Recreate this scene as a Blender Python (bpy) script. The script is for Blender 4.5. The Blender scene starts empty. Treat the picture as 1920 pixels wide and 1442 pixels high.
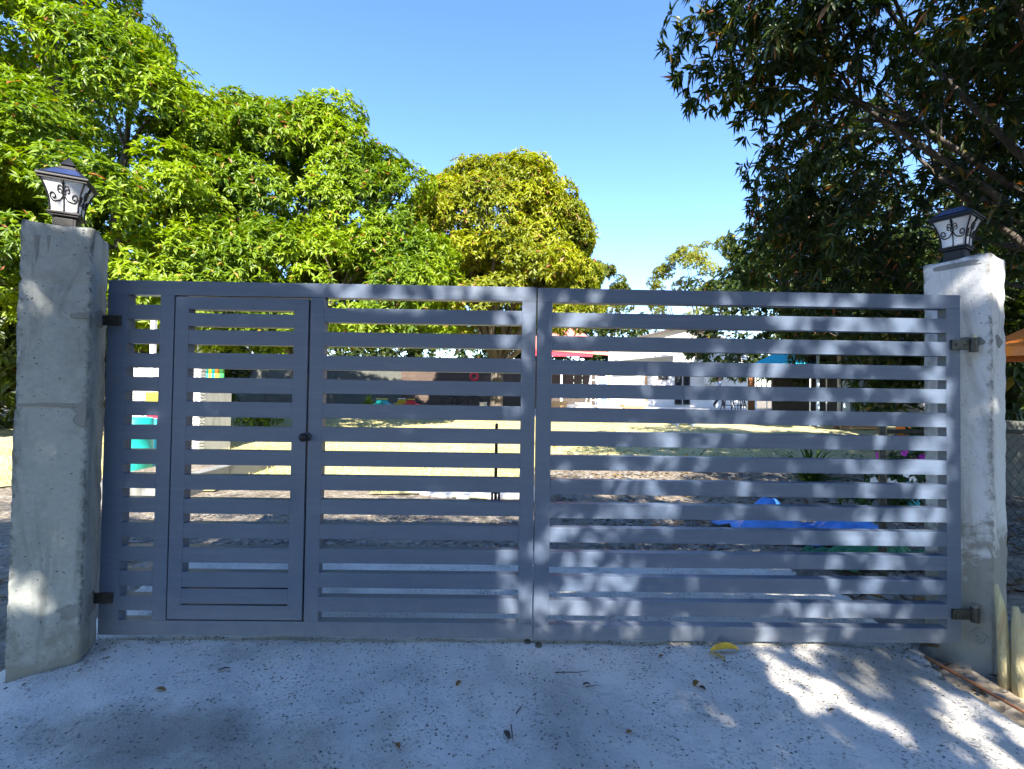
import bpy, bmesh, math, random
import numpy as np
from mathutils import Vector, Matrix

# ------------------------------------------------------------------ camera
random.seed(7)
RNG = np.random.default_rng(11)
scene = bpy.context.scene
col = scene.collection
F_PX, W_PX, H_PX = 900.0, 1920.0, 1442.0
CAM = np.array([0.0, -2.2734, 1.1446])
RT = np.array([0.99982036, -0.01209042, 0.01459656])
UP = np.array([-0.01483442, -0.01982287, 0.99969345])
FW = np.array([0.01179737, 0.9997304, 0.01999867])
cd = bpy.data.cameras.new('camera')
cam = bpy.data.objects.new('camera', cd); col.objects.link(cam)
cd.sensor_fit = 'HORIZONTAL'; cd.sensor_width = 36.0; cd.lens = 36.0 * F_PX / W_PX
cd.clip_start = 0.05; cd.clip_end = 2000
cam.matrix_world = Matrix(((RT[0], UP[0], -FW[0], CAM[0]), (RT[1], UP[1], -FW[1], CAM[1]),
                           (RT[2], UP[2], -FW[2], CAM[2]), (0, 0, 0, 1)))
scene.camera = cam

# ------------------------------------------------------------------ light
SUN_EL, SUN_AZ = math.radians(38), math.radians(3.5)       # the sun stands behind the photographer, a little to the right
TO_SUN = np.array([math.sin(SUN_AZ) * math.cos(SUN_EL), -math.cos(SUN_AZ) * math.cos(SUN_EL), math.sin(SUN_EL)])
world = bpy.data.worlds.new('World'); scene.world = world; world.use_nodes = True
wn = world.node_tree.nodes; wl = world.node_tree.links
sky = wn.new('ShaderNodeTexSky'); sky.sky_type = 'NISHITA'; sky.sun_disc = False
sky.sun_elevation = SUN_EL; sky.sun_rotation = math.pi - SUN_AZ
sky.air_density = 1.0; sky.dust_density = 0.1; sky.ozone_density = 2.2; sky.altitude = 400
wn['Background'].inputs['Strength'].default_value = 0.128
hsv = wn.new('ShaderNodeHueSaturation'); hsv.inputs['Saturation'].default_value = 1.18; hsv.inputs['Hue'].default_value = 0.510
wl.new(sky.outputs[0], hsv.inputs['Color']); wl.new(hsv.outputs[0], wn['Background'].inputs['Color'])
sd = bpy.data.lights.new('sun', 'SUN'); sd.energy = 5.0; sd.angle = math.radians(0.48); sd.color = (1.0, 0.93, 0.82)
sun = bpy.data.objects.new('sun', sd); col.objects.link(sun)
sun.rotation_euler = Vector(TO_SUN).to_track_quat('Z', 'Y').to_euler()
sun.location = (0, -20, 20)
vs = scene.view_settings
vs.view_transform = 'Standard'; vs.look = 'None'; vs.exposure = 1.95; vs.gamma = 1.0; vs.use_curve_mapping = False
scene.cycles.adaptive_threshold = 0.02; scene.cycles.max_bounces = 3; scene.cycles.diffuse_bounces = 2; scene.cycles.glossy_bounces = 2; scene.cycles.transmission_bounces = 2; scene.cycles.transparent_max_bounces = 4

# ------------------------------------------------------------------ helpers
def P(px, py, d):
    """world point seen at photo pixel (px,py) standing d metres in front of the camera"""
    return CAM + (FW + RT * (px - 960) / F_PX - UP * (py - 721) / F_PX) * d

def rect(px0, py0, px1, py1, d):
    a = P((px0 + px1) / 2, py0, d); b = P((px0 + px1) / 2, py1, d)
    return P(px0, (py0 + py1) / 2, d)[0], P(px1, (py0 + py1) / 2, d)[0], b[2], a[2], (a[1] + b[1]) / 2

class MB:
    def __init__(s): s.v = []; s.f = []
    def add(s, vs_, fs):
        n = len(s.v); s.v += [tuple(map(float, p)) for p in vs_]; s.f += [tuple(i + n for i in f) for f in fs]; return s
    def box(s, x0, x1, y0, y1, z0, z1, M=None):
        vs_ = [(x, y, z) for z in (z0, z1) for y in (y0, y1) for x in (x0, x1)]
        if M is not None: vs_ = [tuple(M @ Vector(p)) for p in vs_]
        return s.add(vs_, [(0, 2, 3, 1), (4, 5, 7, 6), (0, 1, 5, 4), (2, 6, 7, 3), (0, 4, 6, 2), (1, 3, 7, 5)])
    def tube(s, path, r, n=8, cap=True):
        path = [Vector(p) for p in path]; k = len(path)
        rr = r if hasattr(r, '__len__') else [r] * k
        ref = None; vs_ = []; fs = []
        for i, p in enumerate(path):
            t = (path[min(i + 1, k - 1)] - path[max(i - 1, 0)]).normalized()
            if ref is None: ref = t.orthogonal().normalized()
            ref = (ref - t * ref.dot(t)); ref = ref.normalized() if ref.length > 1e-6 else t.orthogonal().normalized()
            b = t.cross(ref)
            for j in range(n):
                a = 2 * math.pi * j / n
                vs_.append(p + (ref * math.cos(a) + b * math.sin(a)) * rr[i])
        for i in range(k - 1):
            for j in range(n):
                fs.append((i * n + j, i * n + (j + 1) % n, (i + 1) * n + (j + 1) % n, (i + 1) * n + j))
        if cap: fs += [tuple(range(n - 1, -1, -1)), tuple((k - 1) * n + j for j in range(n))]
        return s.add(vs_, fs)
    def prism(s, poly, y0, y1):          # poly in x,z, extruded along y
        n = len(poly)
        return s.add([(x, y0, z) for x, z in poly] + [(x, y1, z) for x, z in poly],
                     [tuple(range(n)), tuple(range(2 * n - 1, n - 1, -1))] + [(i, n + i, n + (i + 1) % n, (i + 1) % n) for i in range(n)])
    def lathe(s, prof, n=16, c=(0, 0, 0)):
        vs_ = [(c[0] + r * math.cos(2 * math.pi * j / n), c[1] + r * math.sin(2 * math.pi * j / n), c[2] + z) for r, z in prof for j in range(n)]
        k = len(prof)
        fs = [(i * n + j, i * n + (j + 1) % n, (i + 1) * n + (j + 1) % n, (i + 1) * n + j) for i in range(k - 1) for j in range(n)]
        fs += [tuple(range(n - 1, -1, -1)), tuple((k - 1) * n + j for j in range(n))]
        return s.add(vs_, fs)
    def torus(s, c, R_, r, M=None, n=20, m=8):
        vs_ = []
        for i in range(n):
            a = 2 * math.pi * i / n
            for j in range(m):
                b = 2 * math.pi * j / m
                p = Vector(((R_ + r * math.cos(b)) * math.cos(a), r * math.sin(b), (R_ + r * math.cos(b)) * math.sin(a)))
                if M is not None: p = M @ p
                vs_.append(p + Vector(c))
        fs = [(i * m + j, i * m + (j + 1) % m, ((i + 1) % n) * m + (j + 1) % m, ((i + 1) % n) * m + j) for i in range(n) for j in range(m)]
        return s.add(vs_, fs)
    def build(s, name, mat, parent=None, smooth=False, bevel=0, loc=None):
        me = bpy.data.meshes.new(name); me.from_pydata(s.v, [], s.f); me.update()
        bm = bmesh.new(); bm.from_mesh(me); bmesh.ops.recalc_face_normals(bm, faces=bm.faces); bm.to_mesh(me); bm.free()
        return link(name, me, mat, parent, smooth, bevel, loc)

def link(name, me, mat, parent=None, smooth=False, bevel=0, loc=None):
    if mat is not None: me.materials.append(mat)
    o = bpy.data.objects.new(name, me); col.objects.link(o)
    if parent is not None: o.parent = parent
    if loc is not None: o.location = loc
    if smooth: me.polygons.foreach_set('use_smooth', [True] * len(me.polygons))
    if bevel:
        m = o.modifiers.new('bevel', 'BEVEL'); m.width = bevel; m.segments = 2; m.limit_method = 'ANGLE'; m.angle_limit = math.radians(50)
    return o

def tag(o, label=None, cat=None, group=None, kind=None):
    if label: o['label'] = label
    if cat: o['category'] = cat
    if group: o['group'] = group
    if kind: o['kind'] = kind
    return o

def empty(name, loc, rz=0, label=None, cat=None, group=None):
    o = bpy.data.objects.new(name, None); col.objects.link(o)
    o.location = tuple(float(c) for c in loc); o.rotation_euler = (0, 0, rz); o.empty_display_size = 0.1
    return tag(o, label, cat, group)

def dup(o, parent=None):
    c = o.copy(); col.objects.link(c); c.parent = parent
    for ch in list(o.children): dup(ch, c)
    return c

# ------------------------------------------------------------------ materials
def nm(name):
    m = bpy.data.materials.new(name); m.use_nodes = True
    return m, m.node_tree.nodes, m.node_tree.links, m.node_tree.nodes['Principled BSDF']

def ramp(n, l, src, stops):
    r = n.new('ShaderNodeValToRGB'); e = r.color_ramp.elements
    while len(e) < len(stops): e.new(0.5)
    for i, (p, c) in enumerate(stops): e[i].position = p; e[i].color = (c[0], c[1], c[2], 1)
    l.new(src, r.inputs[0]); return r.outputs[0]

def noise(n, l, scale, detail=4, rough=0.55, coord=None, dist=0.0):
    t = n.new('ShaderNodeTexNoise'); t.inputs['Scale'].default_value = scale; t.inputs['Detail'].default_value = detail
    t.inputs['Roughness'].default_value = rough; t.inputs['Distortion'].default_value = dist
    if coord is not None: l.new(coord, t.inputs['Vector'])
    return t

def obj_coord(n, scale=None, l=None, which='Object'):
    tc = n.new('ShaderNodeTexCoord')
    if scale is None: return tc.outputs[which]
    mp = n.new('ShaderNodeMapping'); mp.inputs['Scale'].default_value = scale
    l.new(tc.outputs[which], mp.inputs['Vector']); return mp.outputs[0]

def mix(n, l, fac, a, b, mode='MIX'):
    m = n.new('ShaderNodeMix'); m.data_type = 'RGBA'; m.blend_type = mode
    for sock, val in ((m.inputs[0], fac), (m.inputs[6], a), (m.inputs[7], b)):
        if hasattr(val, 'is_linked'): l.new(val, sock)
        elif isinstance(val, (int, float)): sock.default_value = val
        else: sock.default_value = (val[0], val[1], val[2], 1)
    return m.outputs[2]

def bump(n, l, bsdf, h, strength, dist=0.01, prev=None):
    b = n.new('ShaderNodeBump'); b.inputs['Strength'].default_value = strength; b.inputs['Distance'].default_value = dist
    l.new(h, b.inputs['Height'])
    if prev is not None: l.new(prev, b.inputs['Normal'])
    l.new(b.outputs[0], bsdf.inputs['Normal']); return b.outputs[0]

def plain(name, c, rough=0.6, metal=0.0, var=0.12, scale=6.0, bmp=0.0, spec=0.5):
    m, n, l, b = nm(name)
    co = obj_coord(n)
    t = noise(n, l, scale, 5, 0.6, co)
    lo = [max(0, x * (1 - var)) for x in c]; hi = [min(1, x * (1 + var)) for x in c]
    l.new(ramp(n, l, t.outputs[0], [(0.3, lo), (0.7, hi)]), b.inputs['Base Color'])
    b.inputs['Roughness'].default_value = rough; b.inputs['Metallic'].default_value = metal
    b.inputs['Specular IOR Level'].default_value = spec
    if bmp: bump(n, l, b, noise(n, l, scale * 8, 4, 0.6, co).outputs[0], bmp, 0.004)
    return m

def mat_gate():
    m, n, l, b = nm('gate_paint')
    co = obj_coord(n)
    t1 = noise(n, l, 2.2, 5, 0.6, co); t2 = noise(n, l, 34, 3, 0.6, co)
    st = noise(n, l, 9, 4, 0.6, obj_coord(n, (0.35, 1, 5), l))
    c = ramp(n, l, t1.outputs[0], [(0.3, (0.066, 0.095, 0.152)), (0.7, (0.088, 0.119, 0.178))])
    c = mix(n, l, ramp(n, l, st.outputs[0], [(0.50, (0, 0, 0)), (0.72, (0.45, 0.45, 0.45))]), c, (0.115, 0.150, 0.21))
    dz = n.new('ShaderNodeSeparateXYZ'); l.new(n.new('ShaderNodeNewGeometry').outputs['Position'], dz.inputs[0])
    dust = n.new('ShaderNodeMapRange'); dust.inputs[1].default_value = 0.22; dust.inputs[2].default_value = 0.0; dust.inputs[4].default_value = 0.55
    l.new(dz.outputs[2], dust.inputs[0])
    dm = n.new('ShaderNodeMath'); dm.operation = 'MULTIPLY'; l.new(dust.outputs[0], dm.inputs[0]); l.new(noise(n, l, 14, 5, 0.7, co).outputs[0], dm.inputs[1])
    c = mix(n, l, dm.outputs[0], c, (0.30, 0.29, 0.27))
    l.new(c, b.inputs['Base Color'])
    l.new(ramp(n, l, t1.outputs[0], [(0.3, (0.36,) * 3), (0.7, (0.50,) * 3)]), b.inputs['Roughness'])
    bump(n, l, b, t2.outputs[0], 0.06, 0.002)
    return m

def mat_concrete(name, lo, hi, stain, bump_s=0.35, streak=True, pits=True, foot=0.36):
    m, n, l, b = nm(name)
    co = obj_coord(n)
    a = noise(n, l, 3.2, 6, 0.62, co); f = noise(n, l, 42, 5, 0.7, co)
    c = ramp(n, l, a.outputs[0], [(0.28, lo), (0.52, hi), (0.75, [x * 0.92 for x in hi])])
    c = mix(n, l, 0.35, c, ramp(n, l, f.outputs[0], [(0.3, lo), (0.65, hi)]))
    s2 = noise(n, l, 2.1, 6, 0.7, obj_coord(n, (1.6, 1.6, 0.45), l), 1.2)
    c = mix(n, l, ramp(n, l, s2.outputs[0], [(0.50, (0, 0, 0)), (0.66, (0.85,) * 3)]), c, stain)
    if streak:
        s3 = noise(n, l, 11, 4, 0.6, obj_coord(n, (1.3, 1.3, 0.12), l))
        c = mix(n, l, ramp(n, l, s3.outputs[0], [(0.58, (0, 0, 0)), (0.72, (0.45,) * 3)]), c, [x * 0.6 for x in stain])
    h = f.outputs[0]
    if pits:
        v = n.new('ShaderNodeTexVoronoi'); v.inputs['Scale'].default_value = 30; l.new(obj_coord(n, (1, 1, 1.8), l), v.inputs['Vector'])
        w = noise(n, l, 7, 4, 0.7, co)
        th = n.new('ShaderNodeMath'); th.operation = 'MULTIPLY'; th.inputs[1].default_value = 0.34; l.new(w.outputs[0], th.inputs[0])
        lt = n.new('ShaderNodeMath'); lt.operation = 'LESS_THAN'; l.new(v.outputs['Distance'], lt.inputs[0])
        sub = n.new('ShaderNodeMath'); sub.operation = 'SUBTRACT'; sub.inputs[1].default_value = 0.075; l.new(th.outputs[0], sub.inputs[0]); l.new(sub.outputs[0], lt.inputs[1])
        c = mix(n, l, lt.outputs[0], c, [x * 0.42 for x in stain])
        hm = n.new('ShaderNodeMath'); hm.operation = 'SUBTRACT'; l.new(h, hm.inputs[0]); l.new(lt.outputs[0], hm.inputs[1]); h = hm.outputs[0]
    if streak:
        ge = n.new('ShaderNodeNewGeometry'); wn_ = noise(n, l, 24, 5, 0.75, co)
        pa = n.new('ShaderNodeMath'); pa.operation = 'MULTIPLY_ADD'; pa.inputs[1].default_value = 0.16; l.new(wn_.outputs[0], pa.inputs[0]); l.new(ge.outputs['Pointiness'], pa.inputs[2])
        c = mix(n, l, ramp(n, l, pa.outputs[0], [(0.605, (0,) * 3), (0.64, (0.8,) * 3)]), c, [x * 0.45 for x in stain])
        sz = n.new('ShaderNodeSeparateXYZ'); l.new(co, sz.inputs[0])
        ft = n.new('ShaderNodeMath'); ft.operation = 'MULTIPLY_ADD'; ft.inputs[1].default_value = 0.9; l.new(noise(n, l, 6, 6, 0.7, co, 0.6).outputs[0], ft.inputs[0])
        ng_ = n.new('ShaderNodeMath'); ng_.operation = 'MULTIPLY'; ng_.inputs[1].default_value = -0.75; l.new(sz.outputs[2], ng_.inputs[0]); l.new(ng_.outputs[0], ft.inputs[2])
        c = mix(n, l, ramp(n, l, ft.outputs[0], [(foot, (0,) * 3), (foot + 0.10, (0.85,) * 3)]), c, (0.20, 0.195, 0.165))
    l.new(c, b.inputs['Base Color']); b.inputs['Roughness'].default_value = 0.88; b.inputs['Specular IOR Level'].default_value = 0.25
    bump(n, l, b, h, bump_s, 0.006)
    return m

def mossfac(n, l, v):
    mr = n.new('ShaderNodeMapRange'); mr.inputs[1].default_value = 1.75; mr.inputs[2].default_value = 1.15; mr.inputs[3].default_value = 0.0; mr.inputs[4].default_value = 0.62
    l.new(v, mr.inputs[0]); return mr.outputs[0]

def mat_driveway():
    m, n, l, b = nm('driveway_concrete')
    co = obj_coord(n)
    big = noise(n, l, 0.9, 5, 0.6, co, 0.6); mid = noise(n, l, 5.5, 6, 0.68, co); fine = noise(n, l, 85, 4, 0.7, co)
    c = ramp(n, l, mid.outputs[0], [(0.3, (0.57, 0.535, 0.475)), (0.52, (0.65, 0.61, 0.54)), (0.72, (0.70, 0.66, 0.59))])
    c = mix(n, l, ramp(n, l, big.outputs[0], [(0.50, (0, 0, 0)), (0.66, (0.62,) * 3)]), c, (0.245, 0.250, 0.225))
    # damp mossy patches with a shape of their own
    for cx, cy, rx, ry in ((-0.95, -1.00, 0.85, 0.62), (-1.25, -0.58, 0.55, 0.16), (1.72, -0.14, 0.36, 0.18), (-0.45, -1.45, 0.8, 0.4)):
        mp = n.new('ShaderNodeMapping'); mp.inputs['Location'].default_value = (-cx / rx, -cy / ry, 0); mp.inputs['Scale'].default_value = (1 / rx, 1 / ry, 0.001)
        l.new(co, mp.inputs['Vector'])
        ln_ = n.new('ShaderNodeVectorMath'); ln_.operation = 'LENGTH'; l.new(mp.outputs[0], ln_.inputs[0])
        ad = n.new('ShaderNodeMath'); ad.operation = 'MULTIPLY_ADD'; ad.inputs[1].default_value = 1.3; l.new(noise(n, l, 5.0, 6, 0.7, co).outputs[0], ad.inputs[0]); l.new(ln_.outputs['Value'], ad.inputs[2])
        c = mix(n, l, mossfac(n, l, ad.outputs[0]), c, (0.24, 0.225, 0.175))
    # exposed grit: dark specks between pale stones
    patch = noise(n, l, 2.6, 5, 0.65, co, 0.8)
    pm = ramp(n, l, patch.outputs[0], [(0.34, (0.30,) * 3), (0.58, (1,) * 3)])
    wob = noise(n, l, 40, 2, 0.5, co); wv = n.new('ShaderNodeVectorMath'); wv.operation = 'MULTIPLY_ADD'; wv.inputs[1].default_value = (0.003,) * 3
    l.new(wob.outputs['Color'], wv.inputs[0]); l.new(co, wv.inputs[2])
    v = n.new('ShaderNodeTexVoronoi'); v.inputs['Scale'].default_value = 70; v.feature = 'DISTANCE_TO_EDGE'; l.new(wv.outputs[0], v.inputs['Vector'])
    v2 = n.new('ShaderNodeTexVoronoi'); v2.inputs['Scale'].default_value = 45; v2.inputs['Randomness'].default_value = 1.0; l.new(wv.outputs[0], v2.inputs['Vector'])
    edge = ramp(n, l, noise(n, l, 88, 2.5, 0.62, co).outputs[0], [(0.55, (0,) * 3), (0.63, (1,) * 3)])
    sel = noise(n, l, 26, 3, 0.6, co)
    e2 = mix(n, l, 1.0, mix(n, l, 1.0, edge, pm, 'MULTIPLY'), ramp(n, l, noise(n, l, 9, 4, 0.65, co).outputs[0], [(0.40, (0.12,) * 3), (0.60, (1,) * 3)]), 'MULTIPLY')
    c = mix(n, l, e2, c, (0.20, 0.195, 0.18))
    dots = mix(n, l, 1.0, ramp(n, l, v2.outputs['Distance'], [(0.14, (1,) * 3), (0.26, (0,) * 3)]), ramp(n, l, v2.outputs['Color'], [(0.55, (0,) * 3), (0.63, (1,) * 3)]), 'MULTIPLY')
    dots = mix(n, l, 1.0, dots, pm, 'MULTIPLY')
    c = mix(n, l, dots, c, (0.09, 0.088, 0.08))
    sand = noise(n, l, 6.0, 3, 0.6, obj_coord(n, (1, 1.7, 1), l), 1.0)
    c = mix(n, l, ramp(n, l, sand.outputs[0], [(0.67, (0,) * 3), (0.74, (0.7,) * 3)]), c, (0.52, 0.47, 0.38))
    l.new(c, b.inputs['Base Color']); b.inputs['Roughness'].default_value = 0.9; b.inputs['Specular IOR Level'].default_value = 0.2
    hm = n.new('ShaderNodeMath'); hm.operation = 'MULTIPLY_ADD'; hm.inputs[1].default_value = -0.9
    l.new(mix(n, l, 1.0, e2, dots, 'ADD'), hm.inputs[0]); l.new(fine.outputs[0], hm.inputs[2])
    nb = bump(n, l, b, hm.outputs[0], 0.9, 0.008)
    bump(n, l, b, mid.outputs[0], 0.5, 0.03, nb)
    return m

def mat_ground():
    m, n, l, b = nm('yard_soil')
    co = obj_coord(n)
    a = noise(n, l, 1.3, 6, 0.65, co); v = n.new('ShaderNodeTexVoronoi'); v.inputs['Scale'].default_value = 22; l.new(co, v.inputs['Vector'])
    c = ramp(n, l, a.outputs[0], [(0.3, (0.12, 0.10, 0.075)), (0.5, (0.21, 0.175, 0.13)), (0.72, (0.30, 0.25, 0.18))])
    c = mix(n, l, ramp(n, l, v.outputs['Color'], [(0.66, (0,) * 3), (0.8, (0.65,) * 3)]), c, (0.33, 0.30, 0.25))
    l.new(c, b.inputs['Base Color']); b.inputs['Roughness'].default_value = 0.95; b.inputs['Specular IOR Level'].default_value = 0.15
    bump(n, l, b, v.outputs['Distance'], 0.8, 0.03)
    return m

def mat_lawn():
    m, n, l, b = nm('dry_lawn')
    co = obj_coord(n)
    a = noise(n, l, 0.8, 6, 0.65, co, 0.5); f = noise(n, l, 30, 5, 0.75, co)
    c = ramp(n, l, a.outputs[0], [(0.3, (0.40, 0.36, 0.16)), (0.5, (0.50, 0.44, 0.24)), (0.7, (0.58, 0.50, 0.32))])
    c = mix(n, l, ramp(n, l, f.outputs[0], [(0.35, (0.7,) * 3), (0.6, (0,) * 3)]), c, (0.28, 0.29, 0.10))
    l.new(c, b.inputs['Base Color']); b.inputs['Roughness'].default_value = 0.95; b.inputs['Specular IOR Level'].default_value = 0.1
    bump(n, l, b, f.outputs[0], 0.4, 0.02)
    return m

def mat_leaf(name, attr=True, c0=None, c1=None, trans=0.35, rough=0.42):
    m, n, l, b = nm(name)
    if attr:
        at = n.new('ShaderNodeAttribute'); at.attribute_name = 'col'; csock = at.outputs['Color']
    else:
        oi = n.new('ShaderNodeObjectInfo'); csock = ramp(n, l, oi.outputs['Random'], [(0.0, c0), (0.75, c1), (0.93, (0.16, 0.10, 0.02)), (1.0, (0.20, 0.06, 0.03))])
    l.new(csock, b.inputs['Base Color']); b.inputs['Roughness'].default_value = rough; b.inputs['Specular IOR Level'].default_value = 0.35
    tr = n.new('ShaderNodeBsdfTranslucent')
    hs = n.new('ShaderNodeHueSaturation'); hs.inputs['Saturation'].default_value = 1.15; hs.inputs['Value'].default_value = 1.5; l.new(csock, hs.inputs['Color'])
    l.new(hs.outputs[0], tr.inputs['Color'])
    mx = n.new('ShaderNodeMixShader'); mx.inputs[0].default_value = trans
    l.new(b.outputs[0], mx.inputs[1]); l.new(tr.outputs[0], mx.inputs[2]); l.new(mx.outputs[0], n['Material Output'].inputs['Surface'])
    return m

def mat_bark(name, lo, hi):
    m, n, l, b = nm(name)
    t = noise(n, l, 6, 6, 0.7, obj_coord(n, (2.5, 2.5, 0.6), l), 0.8)
    l.new(ramp(n, l, t.outputs[0], [(0.3, lo), (0.7, hi)]), b.inputs['Base Color']); b.inputs['Roughness'].default_value = 0.92
    bump(n, l, b, t.outputs[0], 0.8, 0.03)
    return m

def mat_blockwall(name, c1, c2, mortar, sc=1.0):
    m, n, l, b = nm(name)
    tc = n.new('ShaderNodeTexCoord'); mp = n.new('ShaderNodeMapping'); mp.inputs['Rotation'].default_value = (math.pi / 2, 0, 0)
    l.new(tc.outputs['Object'], mp.inputs[0])
    br = n.new('ShaderNodeTexBrick'); br.inputs['Scale'].default_value = sc; br.inputs['Brick Width'].default_value = 0.4; br.inputs['Row Height'].default_value = 0.2
    br.inputs['Mortar Size'].default_value = 0.012
    for k, c in (('Color1', c1), ('Color2', c2), ('Mortar', mortar)): br.inputs[k].default_value = (*c, 1)
    l.new(mp.outputs[0], br.inputs['Vector'])
    c = mix(n, l, 0.5, br.outputs['Color'], ramp(n, l, noise(n, l, 1.4, 6, 0.7, tc.outputs['Object']).outputs[0], [(0.3, [x * 0.7 for x in c1]), (0.7, c2)]))
    l.new(c, b.inputs['Base Color']); b.inputs['Roughness'].default_value = 0.92
    bump(n, l, b, br.outputs['Fac'], -0.6, 0.02)
    return m

def mat_striped_white():
    m, n, l, b = nm('lined_white_paint')
    w = n.new('ShaderNodeTexWave'); w.bands_direction = 'Z'; w.inputs['Scale'].default_value = 5.5; w.inputs['Distortion'].default_value = 5; w.inputs['Detail'].default_value = 2
    w.inputs['Detail Scale'].default_value = 1.6
    l.new(obj_coord(n), w.inputs['Vector'])
    l.new(ramp(n, l, w.outputs[0], [(0.10, (0.06, 0.06, 0.06)), (0.2, (0.74, 0.72, 0.68))]), b.inputs['Base Color']); b.inputs['Roughness'].default_value = 0.7
    return m

def mat_wood(name, lo, hi):
    m, n, l, b = nm(name)
    t = noise(n, l, 4, 5, 0.6, obj_coord(n, (1, 8, 8), l), 0.5)
    l.new(ramp(n, l, t.outputs[0], [(0.3, lo), (0.7, hi)]), b.inputs['Base Color']); b.inputs['Roughness'].default_value = 0.6
    bump(n, l, b, t.outputs[0], 0.2, 0.005)
    return m

M = {}
M['gate'] = mat_gate()
M['pillar_grey'] = mat_concrete('grey_plaster', (0.17, 0.188, 0.178), (0.35, 0.365, 0.345), (0.14, 0.15, 0.138), 0.6)
M['pillar_white'] = mat_concrete('whitewashed_plaster', (0.48, 0.48, 0.475), (0.60, 0.60, 0.59), (0.25, 0.24, 0.22), 0.6, foot=0.04)
M['mortar'] = mat_concrete('mortar', (0.17, 0.17, 0.16), (0.24, 0.24, 0.225), (0.13, 0.125, 0.11), 0.6, False)
M['pale_concrete'] = mat_concrete('pale_concrete', (0.44, 0.43, 0.41), (0.56, 0.55, 0.52), (0.36, 0.34, 0.30), 0.4, False)
M['drive'] = mat_driveway(); M['soil'] = mat_ground(); M['lawn'] = mat_lawn()
M['leaf'] = mat_leaf('mango_leaf'); M['leaf_one'] = mat_leaf('mango_leaf_single', False, (0.018, 0.034, 0.010), (0.045, 0.07, 0.015), 0.25, 0.35)
M['bark'] = mat_bark('mango_bark', (0.045, 0.037, 0.03), (0.12, 0.10, 0.08))
M['black'] = plain('black_enamel', (0.008, 0.008, 0.011), 0.45, 0.0, 0.2, 20, 0, 0.3)
M['steel'] = plain('weathered_steel', (0.06, 0.062, 0.055), 0.45, 0.7, 0.35, 40, 0.2)
M['bright_steel'] = plain('worn_steel', (0.35, 0.36, 0.35), 0.35, 0.9, 0.2, 40)
M['frost'] = plain('frosted_pane', (0.74, 0.76, 0.80), 0.35, 0, 0.04, 8)
M['solar'] = plain('solar_cell', (0.025, 0.035, 0.09), 0.12, 0, 0.25, 30)
M['white'] = plain('white_wall_paint', (0.80, 0.79, 0.77), 0.7, 0, 0.04, 3)
M['cream'] = plain('cream_paint', (0.68, 0.60, 0.47), 0.7, 0, 0.05, 3)
M['greyboard'] = plain('grey_cladding', (0.46, 0.46, 0.43), 0.7, 0, 0.05, 3)
M['redroof'] = plain('faded_red_roof', (0.62, 0.20, 0.15), 0.55, 0, 0.15, 4)
M['red'] = plain('red_paint', (0.62, 0.02, 0.05), 0.5, 0, 0.1, 5)
M['orange'] = plain('orange_plastic', (0.75, 0.22, 0.03), 0.5, 0, 0.12, 6)
M['yellow'] = plain('yellow_plastic', (0.75, 0.55, 0.03), 0.5, 0, 0.08, 6)
M['teal'] = plain('teal_plastic', (0.01, 0.36, 0.33), 0.45, 0, 0.12, 6)
M['green'] = plain('green_plastic', (0.04, 0.26, 0.07), 0.5, 0, 0.15, 6)
M['cyan'] = plain('cyan_sheet', (0.03, 0.42, 0.52), 0.5, 0, 0.1, 6)
M['bluetarp'] = plain('blue_tarpaulin', (0.05, 0.19, 0.52), 0.4, 0, 0.2, 9, 0.3)
M['greentarp'] = plain('green_netting', (0.02, 0.14, 0.06), 0.7, 0, 0.35, 60, 0.6)
M['paleblue'] = plain('pale_blue_plastic', (0.45, 0.58, 0.72), 0.5, 0, 0.05, 5)
M['bluedoor'] = plain('blue_grey_panel', (0.13, 0.20, 0.33), 0.6, 0, 0.1, 5)
M['darkwood'] = mat_wood('dark_timber', (0.03, 0.022, 0.018), (0.07, 0.05, 0.04))
M['wood'] = mat_wood('varnished_timber', (0.20, 0.075, 0.03), (0.32, 0.13, 0.05))
M['palewood'] = mat_wood('pale_timber', (0.42, 0.26, 0.11), (0.55, 0.36, 0.18))
M['block'] = mat_blockwall('brown_block', (0.075, 0.052, 0.04), (0.115, 0.08, 0.062), (0.04, 0.03, 0.025))
M['blockgrey'] = mat_blockwall('grey_block', (0.075, 0.08, 0.07), (0.11, 0.115, 0.10), (0.10, 0.10, 0.09))
M['lined'] = mat_striped_white()
M['glass'] = plain('dark_glass', (0.03, 0.035, 0.04), 0.08, 0, 0.2, 3)
M['rubber'] = plain('black_rubber', (0.015, 0.015, 0.016), 0.7, 0, 0.2, 10)
M['skin'] = plain('skin', (0.30, 0.17, 0.11), 0.6, 0, 0.05, 10)
M['shirt'] = plain('pale_blue_cloth', (0.45, 0.52, 0.68), 0.85, 0, 0.1, 20)
M['trouser'] = plain('dark_cloth', (0.035, 0.035, 0.05), 0.9, 0, 0.2, 20)
M['hair'] = plain('black_hair', (0.015, 0.012, 0.01), 0.6, 0, 0.2, 40)
M['deadleaf'] = mat_leaf('dead_leaf', False, (0.16, 0.085, 0.04), (0.24, 0.13, 0.06), 0.2, 0.7)
M['yellowleaf'] = plain('yellow_leaf', (0.62, 0.36, 0.02), 0.5, 0, 0.3, 25, 0.3)
M['stone'] = plain('grey_stone', (0.15, 0.14, 0.125), 0.9, 0, 0.55, 9, 0.5)
M['banana'] = mat_bark('banana_sheath', (0.46, 0.33, 0.18), (0.64, 0.60, 0.33))
M['pink'] = plain('magenta_petal', (0.48, 0.03, 0.42), 0.6, 0, 0.1, 20)
M['petal'] = plain('white_petal', (0.78, 0.76, 0.74), 0.6, 0, 0.06, 20)

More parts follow.
